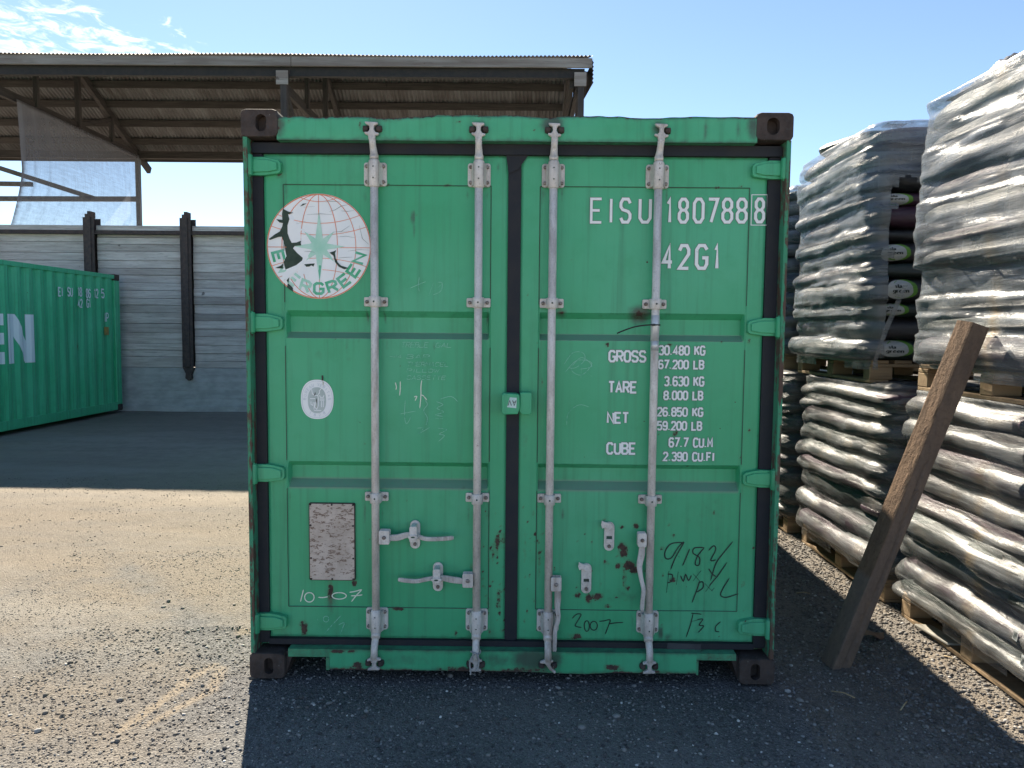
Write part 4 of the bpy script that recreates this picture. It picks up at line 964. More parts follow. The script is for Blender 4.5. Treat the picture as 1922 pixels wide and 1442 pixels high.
# ================================================================== MATERIALS of the yard
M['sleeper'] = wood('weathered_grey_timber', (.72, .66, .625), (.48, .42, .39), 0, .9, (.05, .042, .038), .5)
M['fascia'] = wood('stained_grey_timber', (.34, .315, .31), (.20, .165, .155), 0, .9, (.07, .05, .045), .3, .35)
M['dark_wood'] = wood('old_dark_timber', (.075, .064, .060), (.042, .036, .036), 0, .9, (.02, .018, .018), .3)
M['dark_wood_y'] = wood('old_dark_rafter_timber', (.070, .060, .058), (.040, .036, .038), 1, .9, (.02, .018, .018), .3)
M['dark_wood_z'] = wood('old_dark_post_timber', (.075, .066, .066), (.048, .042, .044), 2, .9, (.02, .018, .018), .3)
M['steel_post'] = rusty('dark_rusted_column', (.058, .045, .045), (.10, .07, .062), (.07, .06, .06), .8)
M['concrete'] = plain('grey_concrete', (.50, .495, .49), (.38, .372, .37), .9, 0, 3.0, .5, 40, (1, 1, 2.5))
M['pipe'] = plain('painted_steel_tube', (.12, .12, .115), (.075, .07, .065), .6, 0, 12)
def roof_mat():
    k = Mt('rusting_corrugated_iron')
    n = k.noise(.9, 6, .65); s = k.noise(1.4, 5, .6, k.co((3.2, .5, .5)))
    c = k.mix(k.step(n, .35, .7), (.135, .130, .136), (.085, .072, .072)); c = k.mix(k.step(s, .45, .7, 0, .7), c, (.20, .195, .205))
    return k.done(k.bsdf(c, .75, .15, k.bump(k.noise(40, 4, .6), .2, .004), .3))
M['roof'] = roof_mat()
def net_mat():
    k = Mt('shade_cloth')
    w1 = k.noise(1.0, 4, .6, k.co((3, 3, 26))); w2 = k.noise(1.0, 4, .6, k.co((26, 26, 2.2)))
    dk = k.attr('fold')
    d = k.n('ShaderNodeBsdfDiffuse', None, Color=k.mix(k.step(w1, .4, .65), (.10, .10, .11), (.06, .063, .07))).outputs[0]
    tr = k.n('ShaderNodeBsdfTranslucent', None, Color=(.24, .25, .29)).outputs[0]
    ad = k.n('ShaderNodeMixShader', None); k.set(ad.inputs[0], .55); k.set(ad.inputs[1], d); k.set(ad.inputs[2], tr)
    tp = k.n('ShaderNodeBsdfTransparent').outputs[0]
    f = k.math('ADD', k.math('ADD', .52, k.math('MULTIPLY', k.math('SUBTRACT', w1, .5), .3)), k.math('MULTIPLY', k.math('SUBTRACT', w2, .5), .28)); f = k.math('ADD', f, dk, True)
    mx = k.n('ShaderNodeMixShader', None); k.set(mx.inputs[0], f); k.set(mx.inputs[1], tp); k.set(mx.inputs[2], ad.outputs[0])
    return k.done(mx.outputs[0])
M['net'] = net_mat()

# ================================================================== SECOND CONTAINER (far left)
c2x, c2z = onY(224, 516, 10.95)
C2 = thing('shipping_container', 'green corrugated container seen side on by the timber wall, with huge white letters', 'container', (c2x, 10.95, c2z-2.591))
o2 = Vector((c2x, 10.95, c2z-2.591))
def L2W(x, y, z): return (o2.x+x, o2.y+y, o2.z+z)
def T2(mb):
    mb.v = [(x+o2.x, y+o2.y, z+o2.z) for x, y, z in mb.v]; return mb
LEN = 12.19
mb = MB(); corr_side(mb, -.014, 1, -LEN+.15, -.17, .15, 2.50)
T2(mb).build('side_wall', 'green_far', C2)
mb = MB(); corr_side(mb, -2.424, -1, -LEN+.15, -.17, .15, 2.50); mb.box(-2.40, -.05, -LEN+.12, -.1, 2.53, 2.565); mb.box(-2.40, -.05, -LEN+.12, -.1, .12, .15); mb.box(-2.38, -.06, -.10, -.06, .15, 2.53); mb.box(-2.38, -.06, -LEN+.05, -LEN+.1, .15, 2.53)
T2(mb).build('shell', 'green_far', C2)
for x0, x1 in ((-.066, -.006), (-2.432, -2.372)): mb = MB(); mb.box(x0, x1, -LEN+.17, -.17, 2.50, 2.575); T2(mb).build('top_rail', 'green_far', C2, .006)
for x0, x1 in ((-.052, -.004), (-2.434, -2.386)): mb = MB(); mb.box(x0, x1, -LEN+.17, -.17, .02, .165); T2(mb).build('bottom_rail', 'green_far', C2, .006)
for xa, xb in ((-.16, -.004), (-2.434, -2.28)):
    for ya, yb in ((-.17, -.004), (-LEN+.004, -LEN+.17)):
        mb = MB(); mb.box(xa, xb, ya, yb, .119, 2.472); T2(mb).build('corner_post', 'green_far', C2, .01)
        for za, zb in ((0, .118), (2.473, 2.591)):
            mb = MB(); e = .004; mb.box(xa-e if xa < -1 else xa, xb+e if xb > -1 else xb, ya-e, yb+e, za, zb)
            xm = 0.0035 if xb > -1 else None
            T2(mb).build('corner_casting', 'rust', C2, .012)
# lettering painted over the ribs
def side_y(y):   # x of the ribbed wall at local y
    t = (y-(-LEN+.15)); return -.014-.036*float(corr_prof(t))
mb = MB()
def big_letter(ch, y0, y1, z0, z1):
    mb = MB(); n = 70; wst = (y1-y0)*.27; hz = z1-z0
    ys_ = np.linspace(y0, y1, n+1)
    for a, b in zip(ys_[:-1], ys_[1:]):
        m_ = (a+b)/2; u_ = (m_-y0)/(y1-y0); iv = []
        if ch == 'N':
            if u_ < .27 or u_ > .73: iv = [(0, 1)]
            else:
                t = (u_-.0)/1.0; c_ = 1-(u_-.13)/.74; iv = [(max(0, c_-.26), min(1, c_+.26))]
        if ch == 'E':
            iv = [(0, 1)] if u_ < .34 else [(0, .24), (.39, .62), (.77, 1)]
        for p, q_ in iv:
            xa, xb = side_y(a)+.004, side_y(b)+.004
            mb.add([(xa, a, z0+hz*p), (xb, b, z0+hz*p), (xb, b, z0+hz*q_), (xa, a, z0+hz*q_)], [(0, 1, 2, 3)])
    T2(mb).build('painted_letter', 'white_far', C2)
def loc2(px, py):
    y, z = onX(px, py, c2x-.02); return y-o2.y, z-o2.z
yn1, zt = loc2(66, 590); yn0, _ = loc2(17, 590); _, zb = loc2(60, 682)
wN = yn1-yn0; zt_, zb_ = loc2(42, 590)[1], loc2(42, 682)[1]
big_letter('N', yn0, yn1, zb_, zt_); ye = loc2(12, 600)[0]; big_letter('E', ye-wN, ye, zb_, zt_); big_letter('E', ye-.12-2*wN, ye-.12-wN, zb_, zt_)
def sidetext(s, l, t, r, b, w):
    mb = MB(); y0, z1 = loc2(l, t); y1, z0 = loc2(r, b); nv = 0
    text(mb, s, y0, y1, z0, z1, w, 0, 0, .45)
    for vi in range(nv, len(mb.v)): a, _, z = mb.v[vi]; mb.v[vi] = (-.0095, a, z)
    T2(mb).build('code_marking', 'white_far', C2)
for s, l, r in (('EI', 111, 119), ('SU', 128, 137), ('18', 147, 154), ('86', 162, 170), ('12', 177, 184), ('5', 190, 195)): sidetext(s, l, 540 if l < 150 else 543, r, 556 if l < 150 else 559, .024)
for s, l, r in (('42', 147, 155), ('G1', 163, 170)): sidetext(s, l, 562, r, 577, .024)
sidetext('IP', 196, 588, 203, 604, .02)
mb = MB(); ya, zb = loc2(196, 629); yb, za = loc2(203, 614); mb.box(-.012, -.006, ya, yb, zb, za); T2(mb).build('yellow_label', plain('yellow_label', (.45, .30, .06), (.25, .2, .08), .6), C2)
C2.rotation_euler = (0, 0, R_(-.7))

# ================================================================== TIMBER WALL
WY = 11.25
WALL = thing('timber_wall', 'high wall of stacked grey timber boards on a concrete foot between rusty steel posts', 'wall', (-6.4, WY, 0))
PX = (-15.8, -13.95, -12.10, -10.32, -8.28, -6.41, -4.54, -2.67)
for a, b in zip(PX[:-1], PX[1:]):
    mb = MB(); z = .85; tones = []
    while z < 3.40:
        h = rnd.choice((.13, .15, .165, .18, .21)); h = min(h, 3.585-z); dy = rnd.uniform(-.012, .012); sg = rnd.uniform(-.006, .006)
        n0 = len(mb.v); mb.box(a+.09, b-.09, WY+dy, WY+.09, z+.0025, z+h-.0025); mb.v[n0+1] = (mb.v[n0+1][0], mb.v[n0+1][1], mb.v[n0+1][2]+sg)
        tones += [min(1, max(0, rnd.gauss(.08, .13)))]*8; z += h
    mb.box(a+.09, b-.09, WY-.02, WY+.10, z, 3.60); tones += [.1]*8
    mb.box(a+.09, b-.09, WY+.0905, WY+.105, .85, 3.38); tones += [1]*8  # dark backing added to stop sun leaking through the board gaps
    mb.at = {'tone': tones}; mb.build('plank_panel', 'sleeper', WALL, .006, 1)
mb = MB(); mb.box(-15.8, -2.5, WY-.015, WY+.16, -.25, .845)
for z in (.24, .40, .56, .70): mb.box(-15.8, -2.5, WY-.019, WY-.013, z, z+.018)
mb.box(-15.8, -2.5, WY-.06, WY-.0155, -.25, .10)
mb.build('concrete_foot', 'concrete', WALL, .004, 1)
mb = MB(); mb.box(-15.8, -2.5, WY-.075, WY-.022, 3.425, 3.50); mb.box(-15.8, -2.5, WY-.11, WY-.0755, 3.425, 3.44)
mb.build('steel_rail', 'steel_post', WALL)
for x in PX:
    mb = MB(); zb = .86
    mb.box(x-.105, x+.105, WY-.125, WY-.110, zb, 3.74); mb.box(x-.105, x+.105, WY+.112, WY+.127, zb, 3.74); mb.box(x-.012, x+.012, WY-.1095, WY+.1115, zb, 3.74)
    mb.box(x-.05, x+.05, WY-.15, WY-.1255, zb+.02, 3.80); mb.box(x-.03, x+.03, WY-.10, WY+.08, 3.741, 3.86)
    mb.prism([(x-.105, .855), (x+.105, .855), (x+.05, .72), (x+.06, .64), (x, .60), (x-.06, .65), (x-.05, .74)], WY-.122, WY-.03)
    mb.build('steel_post', 'steel_post', WALL)
mb = MB()
for i in range(6): pass

# ================================================================== OPEN SHED BEHIND
SY = 11.9
SHED = thing('open_shed', 'open sided shed with a rusty corrugated roof on timber trusses behind the wall', 'shed', (-4.75, SY, 0))
def zr(y): return 6.62+(18.1-y)*.486            # underside line of the rear slope
XL, XR = -17.2, 1.14
def corr_sheet(name, x0, x1, ya, za, yb, zb, lam=.10, amp=.021, rows=1):
    n = int((x1-x0)/lam*6); xs = np.linspace(x0, x1, n+1); d = Vector((0, yb-ya, zb-za)).normalized(); nn = Vector((0, -d.z, d.y))
    mb = MB(); vs = []
    wob = [0]*(n+1)
    for r in range(rows+1):
        t = r/rows
        for x in xs:
            a = amp*math.sin(2*math.pi*(x-x0)/lam)+.012*math.sin(x*.9+r)
            vs.append((x, ya+(yb-ya)*t+nn.y*a, za+(zb-za)*t+nn.z*a))
    m_ = n+1
    mb.add(vs, [(r*m_+i, r*m_+i+1, (r+1)*m_+i+1, (r+1)*m_+i) for r in range(rows) for i in range(n)], 0, True)
    return mb.build(name, 'roof', SHED)
RY, RZ = 15.25, zr(15.25)+.11
FZ0, FZ1 = 6.845, 7.03
corr_sheet('roof_sheet', XL, XR+.02, RY, RZ, 18.55, zr(18.55)+.11, rows=3)
corr_sheet('roof_sheet', XL, 1.46, SY-.10, FZ1+.018, RY, RZ+.015, rows=2, lam=.08, amp=.013)
mb = MB(); mb.add([(XL, RY-.16, RZ-.035), (1.46, RY-.16, RZ-.035), (1.46, RY, RZ+.03), (XL, RY, RZ+.03), (XL, RY+.16, RZ-.05), (1.46, RY+.16, RZ-.05)], [(0, 1, 2, 3), (3, 2, 5, 4)]); mb.build('ridge_cap', 'roof', SHED)  # cap added to close a light leak between the two slopes
# the short corrugated skirt hanging on the right gable
mb = MB(); zs = np.linspace(6.53, 7.0, 44); vs = []
for z in zs:
    x = 1.455+.011*math.sin(2*math.pi*z/.076); vs += [(x, SY-.08, z), (x, SY+2.2, z+.35)]
mb.add(vs, [(2*i, 2*i+1, 2*i+3, 2*i+2) for i in range(len(zs)-1)], 0, True); mb.build('gable_skirt', 'roof', SHED)
for a, b in ((-17.2, -11.1), (-11.09, -4.55), (-4.54, 1.44)):
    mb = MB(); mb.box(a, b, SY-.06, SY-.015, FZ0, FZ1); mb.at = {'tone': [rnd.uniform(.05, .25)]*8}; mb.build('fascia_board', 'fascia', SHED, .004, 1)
mb = MB(); mb.box(XL, 1.30, SY+.05, SY+.15, 6.68, 6.86); mb.build('eave_beam', plain('dark_beam', (.022, .022, .026), (.034, .03, .032), .9), SHED)  # front beam coloured darker than the other shed timbers
for i, y in enumerate((15.22, 15.83, 16.45, 17.1, 17.75, 18.42)):
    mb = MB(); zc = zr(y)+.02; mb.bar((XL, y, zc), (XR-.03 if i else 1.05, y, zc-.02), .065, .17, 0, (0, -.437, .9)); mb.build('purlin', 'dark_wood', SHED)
mb = MB(); mb.box(XL, XR-.03, 18.02, 18.14, 6.40, 6.60); mb.build('eave_beam', 'dark_wood', SHED)
for tx in (-10.8, -4.75, 1.2):
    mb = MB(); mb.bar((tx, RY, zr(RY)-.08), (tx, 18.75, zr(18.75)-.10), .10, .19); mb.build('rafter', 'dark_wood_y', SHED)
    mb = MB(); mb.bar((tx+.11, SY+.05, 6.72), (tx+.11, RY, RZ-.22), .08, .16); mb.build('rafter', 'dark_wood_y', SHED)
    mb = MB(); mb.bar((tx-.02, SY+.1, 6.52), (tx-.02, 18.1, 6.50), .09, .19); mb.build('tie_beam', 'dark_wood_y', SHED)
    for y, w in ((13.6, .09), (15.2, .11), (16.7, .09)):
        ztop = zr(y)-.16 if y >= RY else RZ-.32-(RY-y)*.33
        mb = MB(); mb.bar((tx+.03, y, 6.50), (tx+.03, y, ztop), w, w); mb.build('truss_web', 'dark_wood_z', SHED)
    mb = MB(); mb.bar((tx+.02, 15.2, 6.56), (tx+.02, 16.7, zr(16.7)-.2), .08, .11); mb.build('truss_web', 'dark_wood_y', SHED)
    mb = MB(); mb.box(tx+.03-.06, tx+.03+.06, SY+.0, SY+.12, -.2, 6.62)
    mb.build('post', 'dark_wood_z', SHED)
    mb = MB(); mb.box(tx-.06, tx+.05, 18.04, 18.16, -.2, 6.45); mb.build('post', 'pipe', SHED)
    if tx > -10:
        mb = MB(); mb.box(tx-.11, tx+.13, SY-.02, SY-.005, 6.50, 6.77); mb.build('post_bracket', 'fascia', SHED)
    if tx < -10: continue
    mb = MB(); mb.bar((tx+.02, SY+.12, 6.45), (tx-.03, SY+1.7, 5.25), .09, .13); mb.build('knee_brace', 'dark_wood_y', SHED)
mb = MB(); mb.bar((1.05, SY+.2, 6.66), (1.08, 15.2, 6.60), .08, .28); mb.build('tie_beam', 'dark_wood_y', SHED)
# lower tubes of the far side
FY = 18.1
def ftube(a, b, w):
    (x0, z0), (x1, z1) = onY(*a, FY), onY(*b, FY); mb = MB(); mb.bar((x0, FY, z0), (x1, FY, z1), w, w); mb.build('wall_rail', 'pipe', SHED)
ftube((-90, 373), (259, 374), .13); ftube((-90, 344), (60, 346), .12); ftube((-90, 287), (175, 372), .13)
SHED.rotation_euler = (0, 0, 0)

# shade net slung under the tie beam
NETR = Vector((-10.7, 15.5, 6.45)); mb = MB(); nu, nv_ = 60, 40; vs = []; fold = []
for j in range(nv_+1):
    v = j/nv_
    for i in range(nu+1):
        u = i/nu
        yl = 12.85+.25*v; yr = 18.05-.02*v
        if v < .35: yl += 0
        y = yl+(yr-yl)*u; z = 6.47-(6.47-3.3)*v
        sway = .55*max(0, v-.45)**1.4*(1-u)**1.2*2.2
        bulge = .22*math.sin(math.pi*min(1, v*1.2))*math.sin(math.pi*u)
        wr = .06*math.sin(u*9-3*v)*math.sin(math.pi*v)+.035*math.sin(u*34+2*v)*math.exp(-u*4)+.03*math.sin(u*60+v)*math.exp(-(1-u)*7)
        x = -10.72-sway+bulge*.6+wr*v
        vs.append((x, y-sway*.3, z)); fold.append(.22*max(0, 1-1.7*v)*(1-u)+.35*math.exp(-(i/1.3)**2)+.25*max(0, math.sin(u*75+v*3))**6*math.exp(-u*5)+.25*max(0, math.sin(u*110))**6*math.exp(-(1-u)*9)+.3*math.exp(-((nu-i)/1.0)**2))  # net denser at its edges, in folds and over the upper near part
mb.add(vs, [(j*(nu+1)+i, j*(nu+1)+i+1, (j+1)*(nu+1)+i+1, (j+1)*(nu+1)+i) for j in range(nv_) for i in range(nu)], 0, True); mb.at = {'fold': fold}
tag(mb.build('shade_net', 'net', None, org=NETR), 'torn see-through shade net hanging below the shed roof at the left', 'shade net')

# ================================================================== PALLET LOADS ON THE RIGHT
def bag_mat():
    k = Mt('printed_bag_plastic'); r = k.rand()
    c = k.mix(k.step(r, .35, .45), (.020, .034, .032), (.050, .020, .040)); c = k.mix(k.step(r, .72, .8), c, (.016, .018, .022))
    c = k.mix(k.step(k.noise(3.0, 4, .6), .5, .75, 0, .5), c, (.08, .09, .095))
    w = k.noise(1.0, 5, .65, k.co((5, 14, 22)))
    return k.done(k.bsdf(c, .33, 0, k.bump(w, .5, .02), .5))
M['bag'] = bag_mat()
def film_mat(name, lo, hi, dust, ca=(.33, .35, .37), cb=(.22, .235, .25), r0=.16, r1=.34):
    k = Mt(name)
    st = k.noise(1.0, 6, .66, k.co((2.2, 2.2, 24)), .8); th = k.noise(1.0, 3, .6, k.co((60, 60, 1.6))); big = k.noise(2.6, 4, .55)
    f = k.math('ADD', k.step(k.math('ADD', st, k.math('MULTIPLY', k.math('SUBTRACT', big, .5), .7)), .30, .72, lo, hi), k.math('MULTIPLY', k.step(th, .55, .75), .12), True)
    c = k.mix(k.step(big, .3, .7), ca, cb); c = k.mix(k.math('MULTIPLY', k.step(k.noise(5, 4, .6), .45, .7), dust), k.mix(k.attr('smear'), c, (.34, .26, .16)), (.30, .255, .195))
    cr = k.noise(1.0, 5, .7, k.co((9, 9, 75)), 1.2); cr2 = k.noise(38, 5, .7)
    h = k.math('ADD', k.math('MULTIPLY', cr, .8), k.math('ADD', k.math('MULTIPLY', st, .6), k.math('MULTIPLY', cr2, .75)))
    b = k.bsdf(c, k.step(big, .3, .7, r0, r1), 0, k.bump(h, .42, .007), .55)
    tp = k.n('ShaderNodeBsdfTransparent').outputs[0]
    mx = k.n('ShaderNodeMixShader', None); k.set(mx.inputs[0], f); k.set(mx.inputs[1], tp); k.set(mx.inputs[2], b)
    return k.done(mx.outputs[0])
M['film'] = film_mat('stretch_film', .26, .74, .22, (.29, .31, .335), (.19, .207, .225), .17, .33); M['film_lower'] = film_mat('dusty_stretch_film', .14, .60, .5, (.27, .275, .275), (.17, .18, .19), .22, .42)
M['pallet_wood'] = wood('pallet_softwood', (.33, .235, .14), (.22, .15, .09), 0, .85, (.10, .07, .045), .3)
M['lab_white'] = plain('bag_logo_white', (.44, .45, .45), (.36, .38, .38), .4, 0, 10)
M['lab_green'] = plain('bag_logo_green', (.13, .30, .04), (.10, .24, .04), .35)
M['lab_text'] = plain('bag_print_grey', (.48, .47, .50), (.36, .35, .38), .4)
M['lab_dark'] = plain('bag_print_dark', (.02, .03, .03), None, .4)
M['black_sheet'] = plain('crumpled_dark_plastic', (.055, .055, .058), (.10, .10, .10), .3, 0, 5, .8, 14, (1, 1, 1), .6, .03)
E1_, E2_ = .72, .34
def spow(v, e): return math.copysign(abs(v)**e, v)
BAGS = []
for sd_i in range(4):
    mb = MB(); nt, nphi = 36, 16; vs = []
    for j in range(nphi+1):
        ph = -math.pi/2+math.pi*j/nphi
        for i in range(nt):
            t = 2*math.pi*i/nt; x = spow(math.cos(ph), E1_)*spow(math.cos(t), E2_); y = spow(math.cos(ph), E1_)*spow(math.sin(t), E2_); z = spow(math.sin(ph), E1_)
            z *= 1-.30*abs(x)**5; d = (float(fbm(x*2.1+sd_i*7, z*1.7+y*1.3, sd_i))-.5)
            vs.append((x*(1+.03*d), y*(1+.16*d), z*(1+.25*d)))
    mb.add(vs, [(j*nt+i, j*nt+(i+1) % nt, (j+1)*nt+(i+1) % nt, (j+1)*nt+i) for j in range(nphi) for i in range(nt)], 0, True)
    o = mb.build('soil_bag', 'bag'); BAGS.append(o.data); bpy.data.objects.remove(o)
def front_y(a, b, c, x, z):
    zz = min(.999, abs(z/c)); ph = math.asin(zz**(1/E1_)); cp = math.cos(ph)**E1_; u = min(.999, abs(x/a)/max(cp, 1e-3)); th = math.acos(u**(1/E2_)); return b*cp*math.sin(th)**E2_
def make_pallet(root, x0, x1, y0, y1, z0):
    mb = MB(); n = 7; wy = (y1-y0)
    for i in range(n):
        c = x0+.06+(x1-x0-.12)*i/(n-1); mb.box(c-.055, c+.055, y0, y1, z0+.122, z0+.144)
    for yy in (y0, (y0+y1)/2-.05, y1-.10):
        mb.box(x0, x1, yy, yy+.10, z0+.100, z0+.1218)
        for xx in (x0, (x0+x1)/2-.07, x1-.14): mb.box(xx, xx+.14, yy, yy+.10, z0+.022, z0+.0998)
    for xx in (x0, (x0+x1)/2-.06, x1-.12): mb.box(xx, xx+.12, y0+.002, y1-.002, z0, z0+.0218)
    mb.build('pallet', 'pallet_wood', root, .004, 1)
def load(label, x0, x1, y0, y1, z0, zt, nl, seed, film, hole=None, logos=False, logo_left=False, ov=.05, lean=(0, 0), scruff=0, amp=.05, smear=None):
    rr = random.Random(seed)
    root = thing('pallet_load', label, 'pallet load', ((x0+x1)/2, (y0+y1)/2, z0), 'wrapped pallets of bags stacked on the right')
    make_pallet(root, x0+ov, x1-ov, y0+ov, y1-ov, z0)
    ox, oy, oz = root.location; zb = z0+.145; jit = []
    wts = [rr.uniform(.72, 1.35) for _ in range(nl)]; cum = np.concatenate([[0], np.cumsum(wts)]); cum = zb+cum/cum[-1]*(zt-zb)
    def bag(cx, cy, cz, a, b, c, rz):
        o = bpy.data.objects.new('soil_bag', rr.choice(BAGS)); COL.objects.link(o); o.parent = root
        o.location = (cx-ox, cy-oy, cz-oz); o.scale = (a, b, c); o.rotation_euler = (rr.uniform(-.02, .02), rr.uniform(-.015, .015), rz); return o
    LX = x1-x0; LY = y1-y0; fd = .40; bi = max(0, .040-amp)
    for k in range(nl):
        j = rr.gauss(0, .020); jf = rr.gauss(0, .012); jit.append((j, jf)); th = cum[k+1]-cum[k]; cz = (cum[k]+cum[k+1])/2; c = th*.60
        sx = lean[0]*k/nl
        fb = bag(x0+LX*.5+bi, y0+fd/2+jf+bi*.6, cz, LX/2, fd/2, c, 0)
        bag(x0+.205+j+sx+bi, y0+.14+(LY-.14)/2, cz+rr.uniform(-.006, .006), (LY-.14)/2, .20, c, R_(90))
        if k in (0, nl//2, nl-1): bag(x0+.40+(LX-.40)/2, y0+fd+(LY-fd)/2, cz, (LY-fd)/2, (LX-.40)/2, c, R_(90))
        if logos and k in (0, 2, 3, 5, 8) and k < nl-3:
            fb.data = BAGS[0]; fb.rotation_euler = (0, 0, 0); make_logo(fb, LX/2, fd/2, c, rr, k)
        if logo_left and k == 0: pass
    if scruff:
        o = bag(x0+.55, y1-.42, zt+.06, .52, .26, .085, R_(20)); o.name = 'soil_bag'
    # film shell
    mb = MB(); ins = .052; per = []
    rx0, rx1, ry0, ry1 = x0+ins, x1-ins, y0+ins, y1-ins; r = .085
    for (ccx, ccy, a0), nxt in zip(((rx1-r, ry0+r, -90), (rx1-r, ry1-r, 0), (rx0+r, ry1-r, 90), (rx0+r, ry0+r, 180)), range(4)):
        for i in range(8):
            t = R_(a0+90*i/7); per.append((ccx+r*math.cos(t), ccy+r*math.sin(t), math.cos(t), math.sin(t)))
        nx_ = ((rx1-r, ry1-r, 0), (rx0+r, ry1-r, 90), (rx0+r, ry0+r, 180), (rx1-r, ry0+r, 270))[nxt]
        e = (nx_[0]+r*math.cos(R_(nx_[2])), nx_[1]+r*math.sin(R_(nx_[2]))); p = per[-1]; L = math.hypot(e[0]-p[0], e[1]-p[1]); n = max(2, int(L/.035))
        for i in range(1, n): per.append((p[0]+(e[0]-p[0])*i/n, p[1]+(e[1]-p[1])*i/n, p[2], p[3]))
    S_ = 0; ss = []
    for i, p in enumerate(per):
        if i: S_ += math.hypot(p[0]-per[i-1][0], p[1]-per[i-1][1])
        ss.append(S_)
    ss = np.array(ss); P = np.array(per); N = len(per); zlo = z0+.085; zhi = zt+.012; nz = int((zhi-zlo)/.0145)
    zs = np.linspace(zlo, zhi, nz); rows = []
    for z in zs:
        zz = z+(.085 if amp < .04 else .22)*(fbm(ss*.9, z*.8+0*ss, seed)-.5)+.03*(fbm(ss*3, z*3+0*ss, seed+3)-.5)
        q = np.clip(np.interp(zz, cum, np.arange(nl+1)), 0, nl-1e-3); k = q.astype(int); f = q-k
        bul = .012+(amp+.016)*np.abs(np.sin(np.pi*f))**.42*(1+.0*ss)
        bridge = .012+(.060-amp)*.8+.075*np.clip(fbm(ss*1.4+seed, z*5+0*ss, seed+5)-.38, 0, 1)
        off = np.maximum(bul*(.40+1.1*fbm(ss*1.9, k*3.1, seed+8)), bridge)
        jj = np.array([a for a, _ in jit])[k]; jf = np.array([b for _, b in jit])[k]
        left = np.clip(-P[:, 2], 0, 1); fr = np.clip(-P[:, 3], 0, 1)
        off = off-jj*left-jf*fr-lean[0]*(zz-zb)/(zt-zb)*left
        off = off+.016*(fbm(ss*2.2, z*24+ss*2.5, seed+11)-.5)+.022*(fbm(ss*1.1, z*1.5+0*ss, seed+13)-.5)+.004
        if z < zb: off = np.maximum(off*.5, .012)+.02*(fbm(ss*5, z*4+0*ss, seed)-.5)
        rows.append(np.stack([P[:, 0]+P[:, 2]*off, P[:, 1]+P[:, 3]*off, z+0*ss], 1))
    for m_, (inn, up) in enumerate(((.05, .022), (.14, .030), (.26, .026))):
        rows.append(np.stack([rows[nz-1][:, 0]-P[:, 2]*inn, rows[nz-1][:, 1]-P[:, 3]*inn, zhi+up+.03*(fbm(ss*6, ss*0+m_, seed+4)-.5)], 1))
    V = np.concatenate(rows).tolist(); F = []; nr = len(rows)
    for rI in range(nr-1):
        for i in range(N):
            i2 = (i+1) % N
            if hole is not None and hole(*V[rI*N+i], P[i]): continue
            if rI < 3 and vnoise(ss[i]*4, rI*.1, seed+2) < .45: continue
            F.append((rI*N+i, rI*N+i2, (rI+1)*N+i2, (rI+1)*N+i))
    mb.add(V, F, 0, True)
    if smear is not None:
        A = np.array(V); mb.at = {'smear': list(np.exp(-((A[:, 1]-smear-.02*np.sin(A[:, 2]*7))/.035)**2)*np.clip(fbm(A[:, 2]*3, A[:, 2]*0, 3)*2.6-.7, 0, 1)*(A[:, 0] < x0+.15))}
    mb.build('stretch_film', film, root)
    return root
def make_logo(bag, a, b, c, rr, k):
    # white shield, green crescent and lettering printed on the bag face; coordinates in the bag's own unit space
    mb = MB(); lx = -.70+rr.uniform(-.07, .05); sc = rr.uniform(.115, .15)/a; dz0 = rr.uniform(-.12, .12)
    def pt(x, z, off=.012): return (x, -(front_y(1, 1, 1, x, z)+off), z)
    def disc(fn, mi, off):
        n = 20; ring = []
        for rad in (1, .66, .33):
            ring += [fn(rad, 2*math.pi*i/n) for i in range(n)]
        vs = [pt(*q, off) for q in ring]+[pt(*fn(0, 0), off)]
        mb.add(vs, [(r_*n+i, r_*n+(i+1) % n, (r_+1)*n+(i+1) % n, (r_+1)*n+i) for r_ in range(2) for i in range(n)]+[(2*n+i, 2*n+(i+1) % n, 3*n) for i in range(n)], mi, True)
    shp = lambda rad, t: (lx+sc*.62*rad*math.cos(t)*(1-.25*rad*math.sin(t)*(math.sin(t) < 0)), dz0+.66*rad*math.sin(t))
    disc(lambda rad, t: (shp(rad, t)[0]+sc*.22, shp(rad, t)[1]+.04), 1, .010); disc(shp, 0, .018)
    def tx(s, x0, x1, z0, z1, w, mi):
        nv = len(mb.v); text(mb, s, x0, x1, z0, z1, w, 0, mi, .35)
        for vi in range(nv, len(mb.v)): x, _, z = mb.v[vi]; mb.v[vi] = pt(x, z, .026)
    tx('sta', lx-sc*.25, lx+sc*.05, .12, .36, .016, 2); tx('green', lx-sc*.35, lx+sc*.42, -.20, .06, .016, 2)
    tx('Lawn S', lx+sc*1.25, lx+sc*2.9, -.02, .34, .026, 3); tx('----------', lx+sc*1.25, lx+sc*2.9, -.30, -.18, .03, 3)
    me_o = mb.build('printed_logo', ['lab_white', 'lab_green', 'lab_dark', 'lab_text'])
    me_o.parent = bag; me_o.location = (0, 0, 0)
def hole2(x, y, z, p):     # torn open on the face towards the viewer
    w = .09+.05*float(vnoise(z*9, 0, 3)); return p[3] < -.5 and x > 2.24+w*.5 and 1.44 < z < 2.50+.1*float(vnoise(x*8, 0, 9)) 
Z1, Z2 = 1.315, 2.80
load('lower wrapped pallet of bags nearest the viewer, under the nearest upper load', 2.20, 3.30, -.42, .93, 0.0, 1.30, 9, 21, 'film_lower', amp=.05, smear=.12)
load('nearest upper wrapped pallet of bags with black plastic on top, touched by the leaning timber', 2.20, 3.30, -.45, .87, Z1, Z2+.05, 11, 22, 'film', amp=.019, smear=.13)
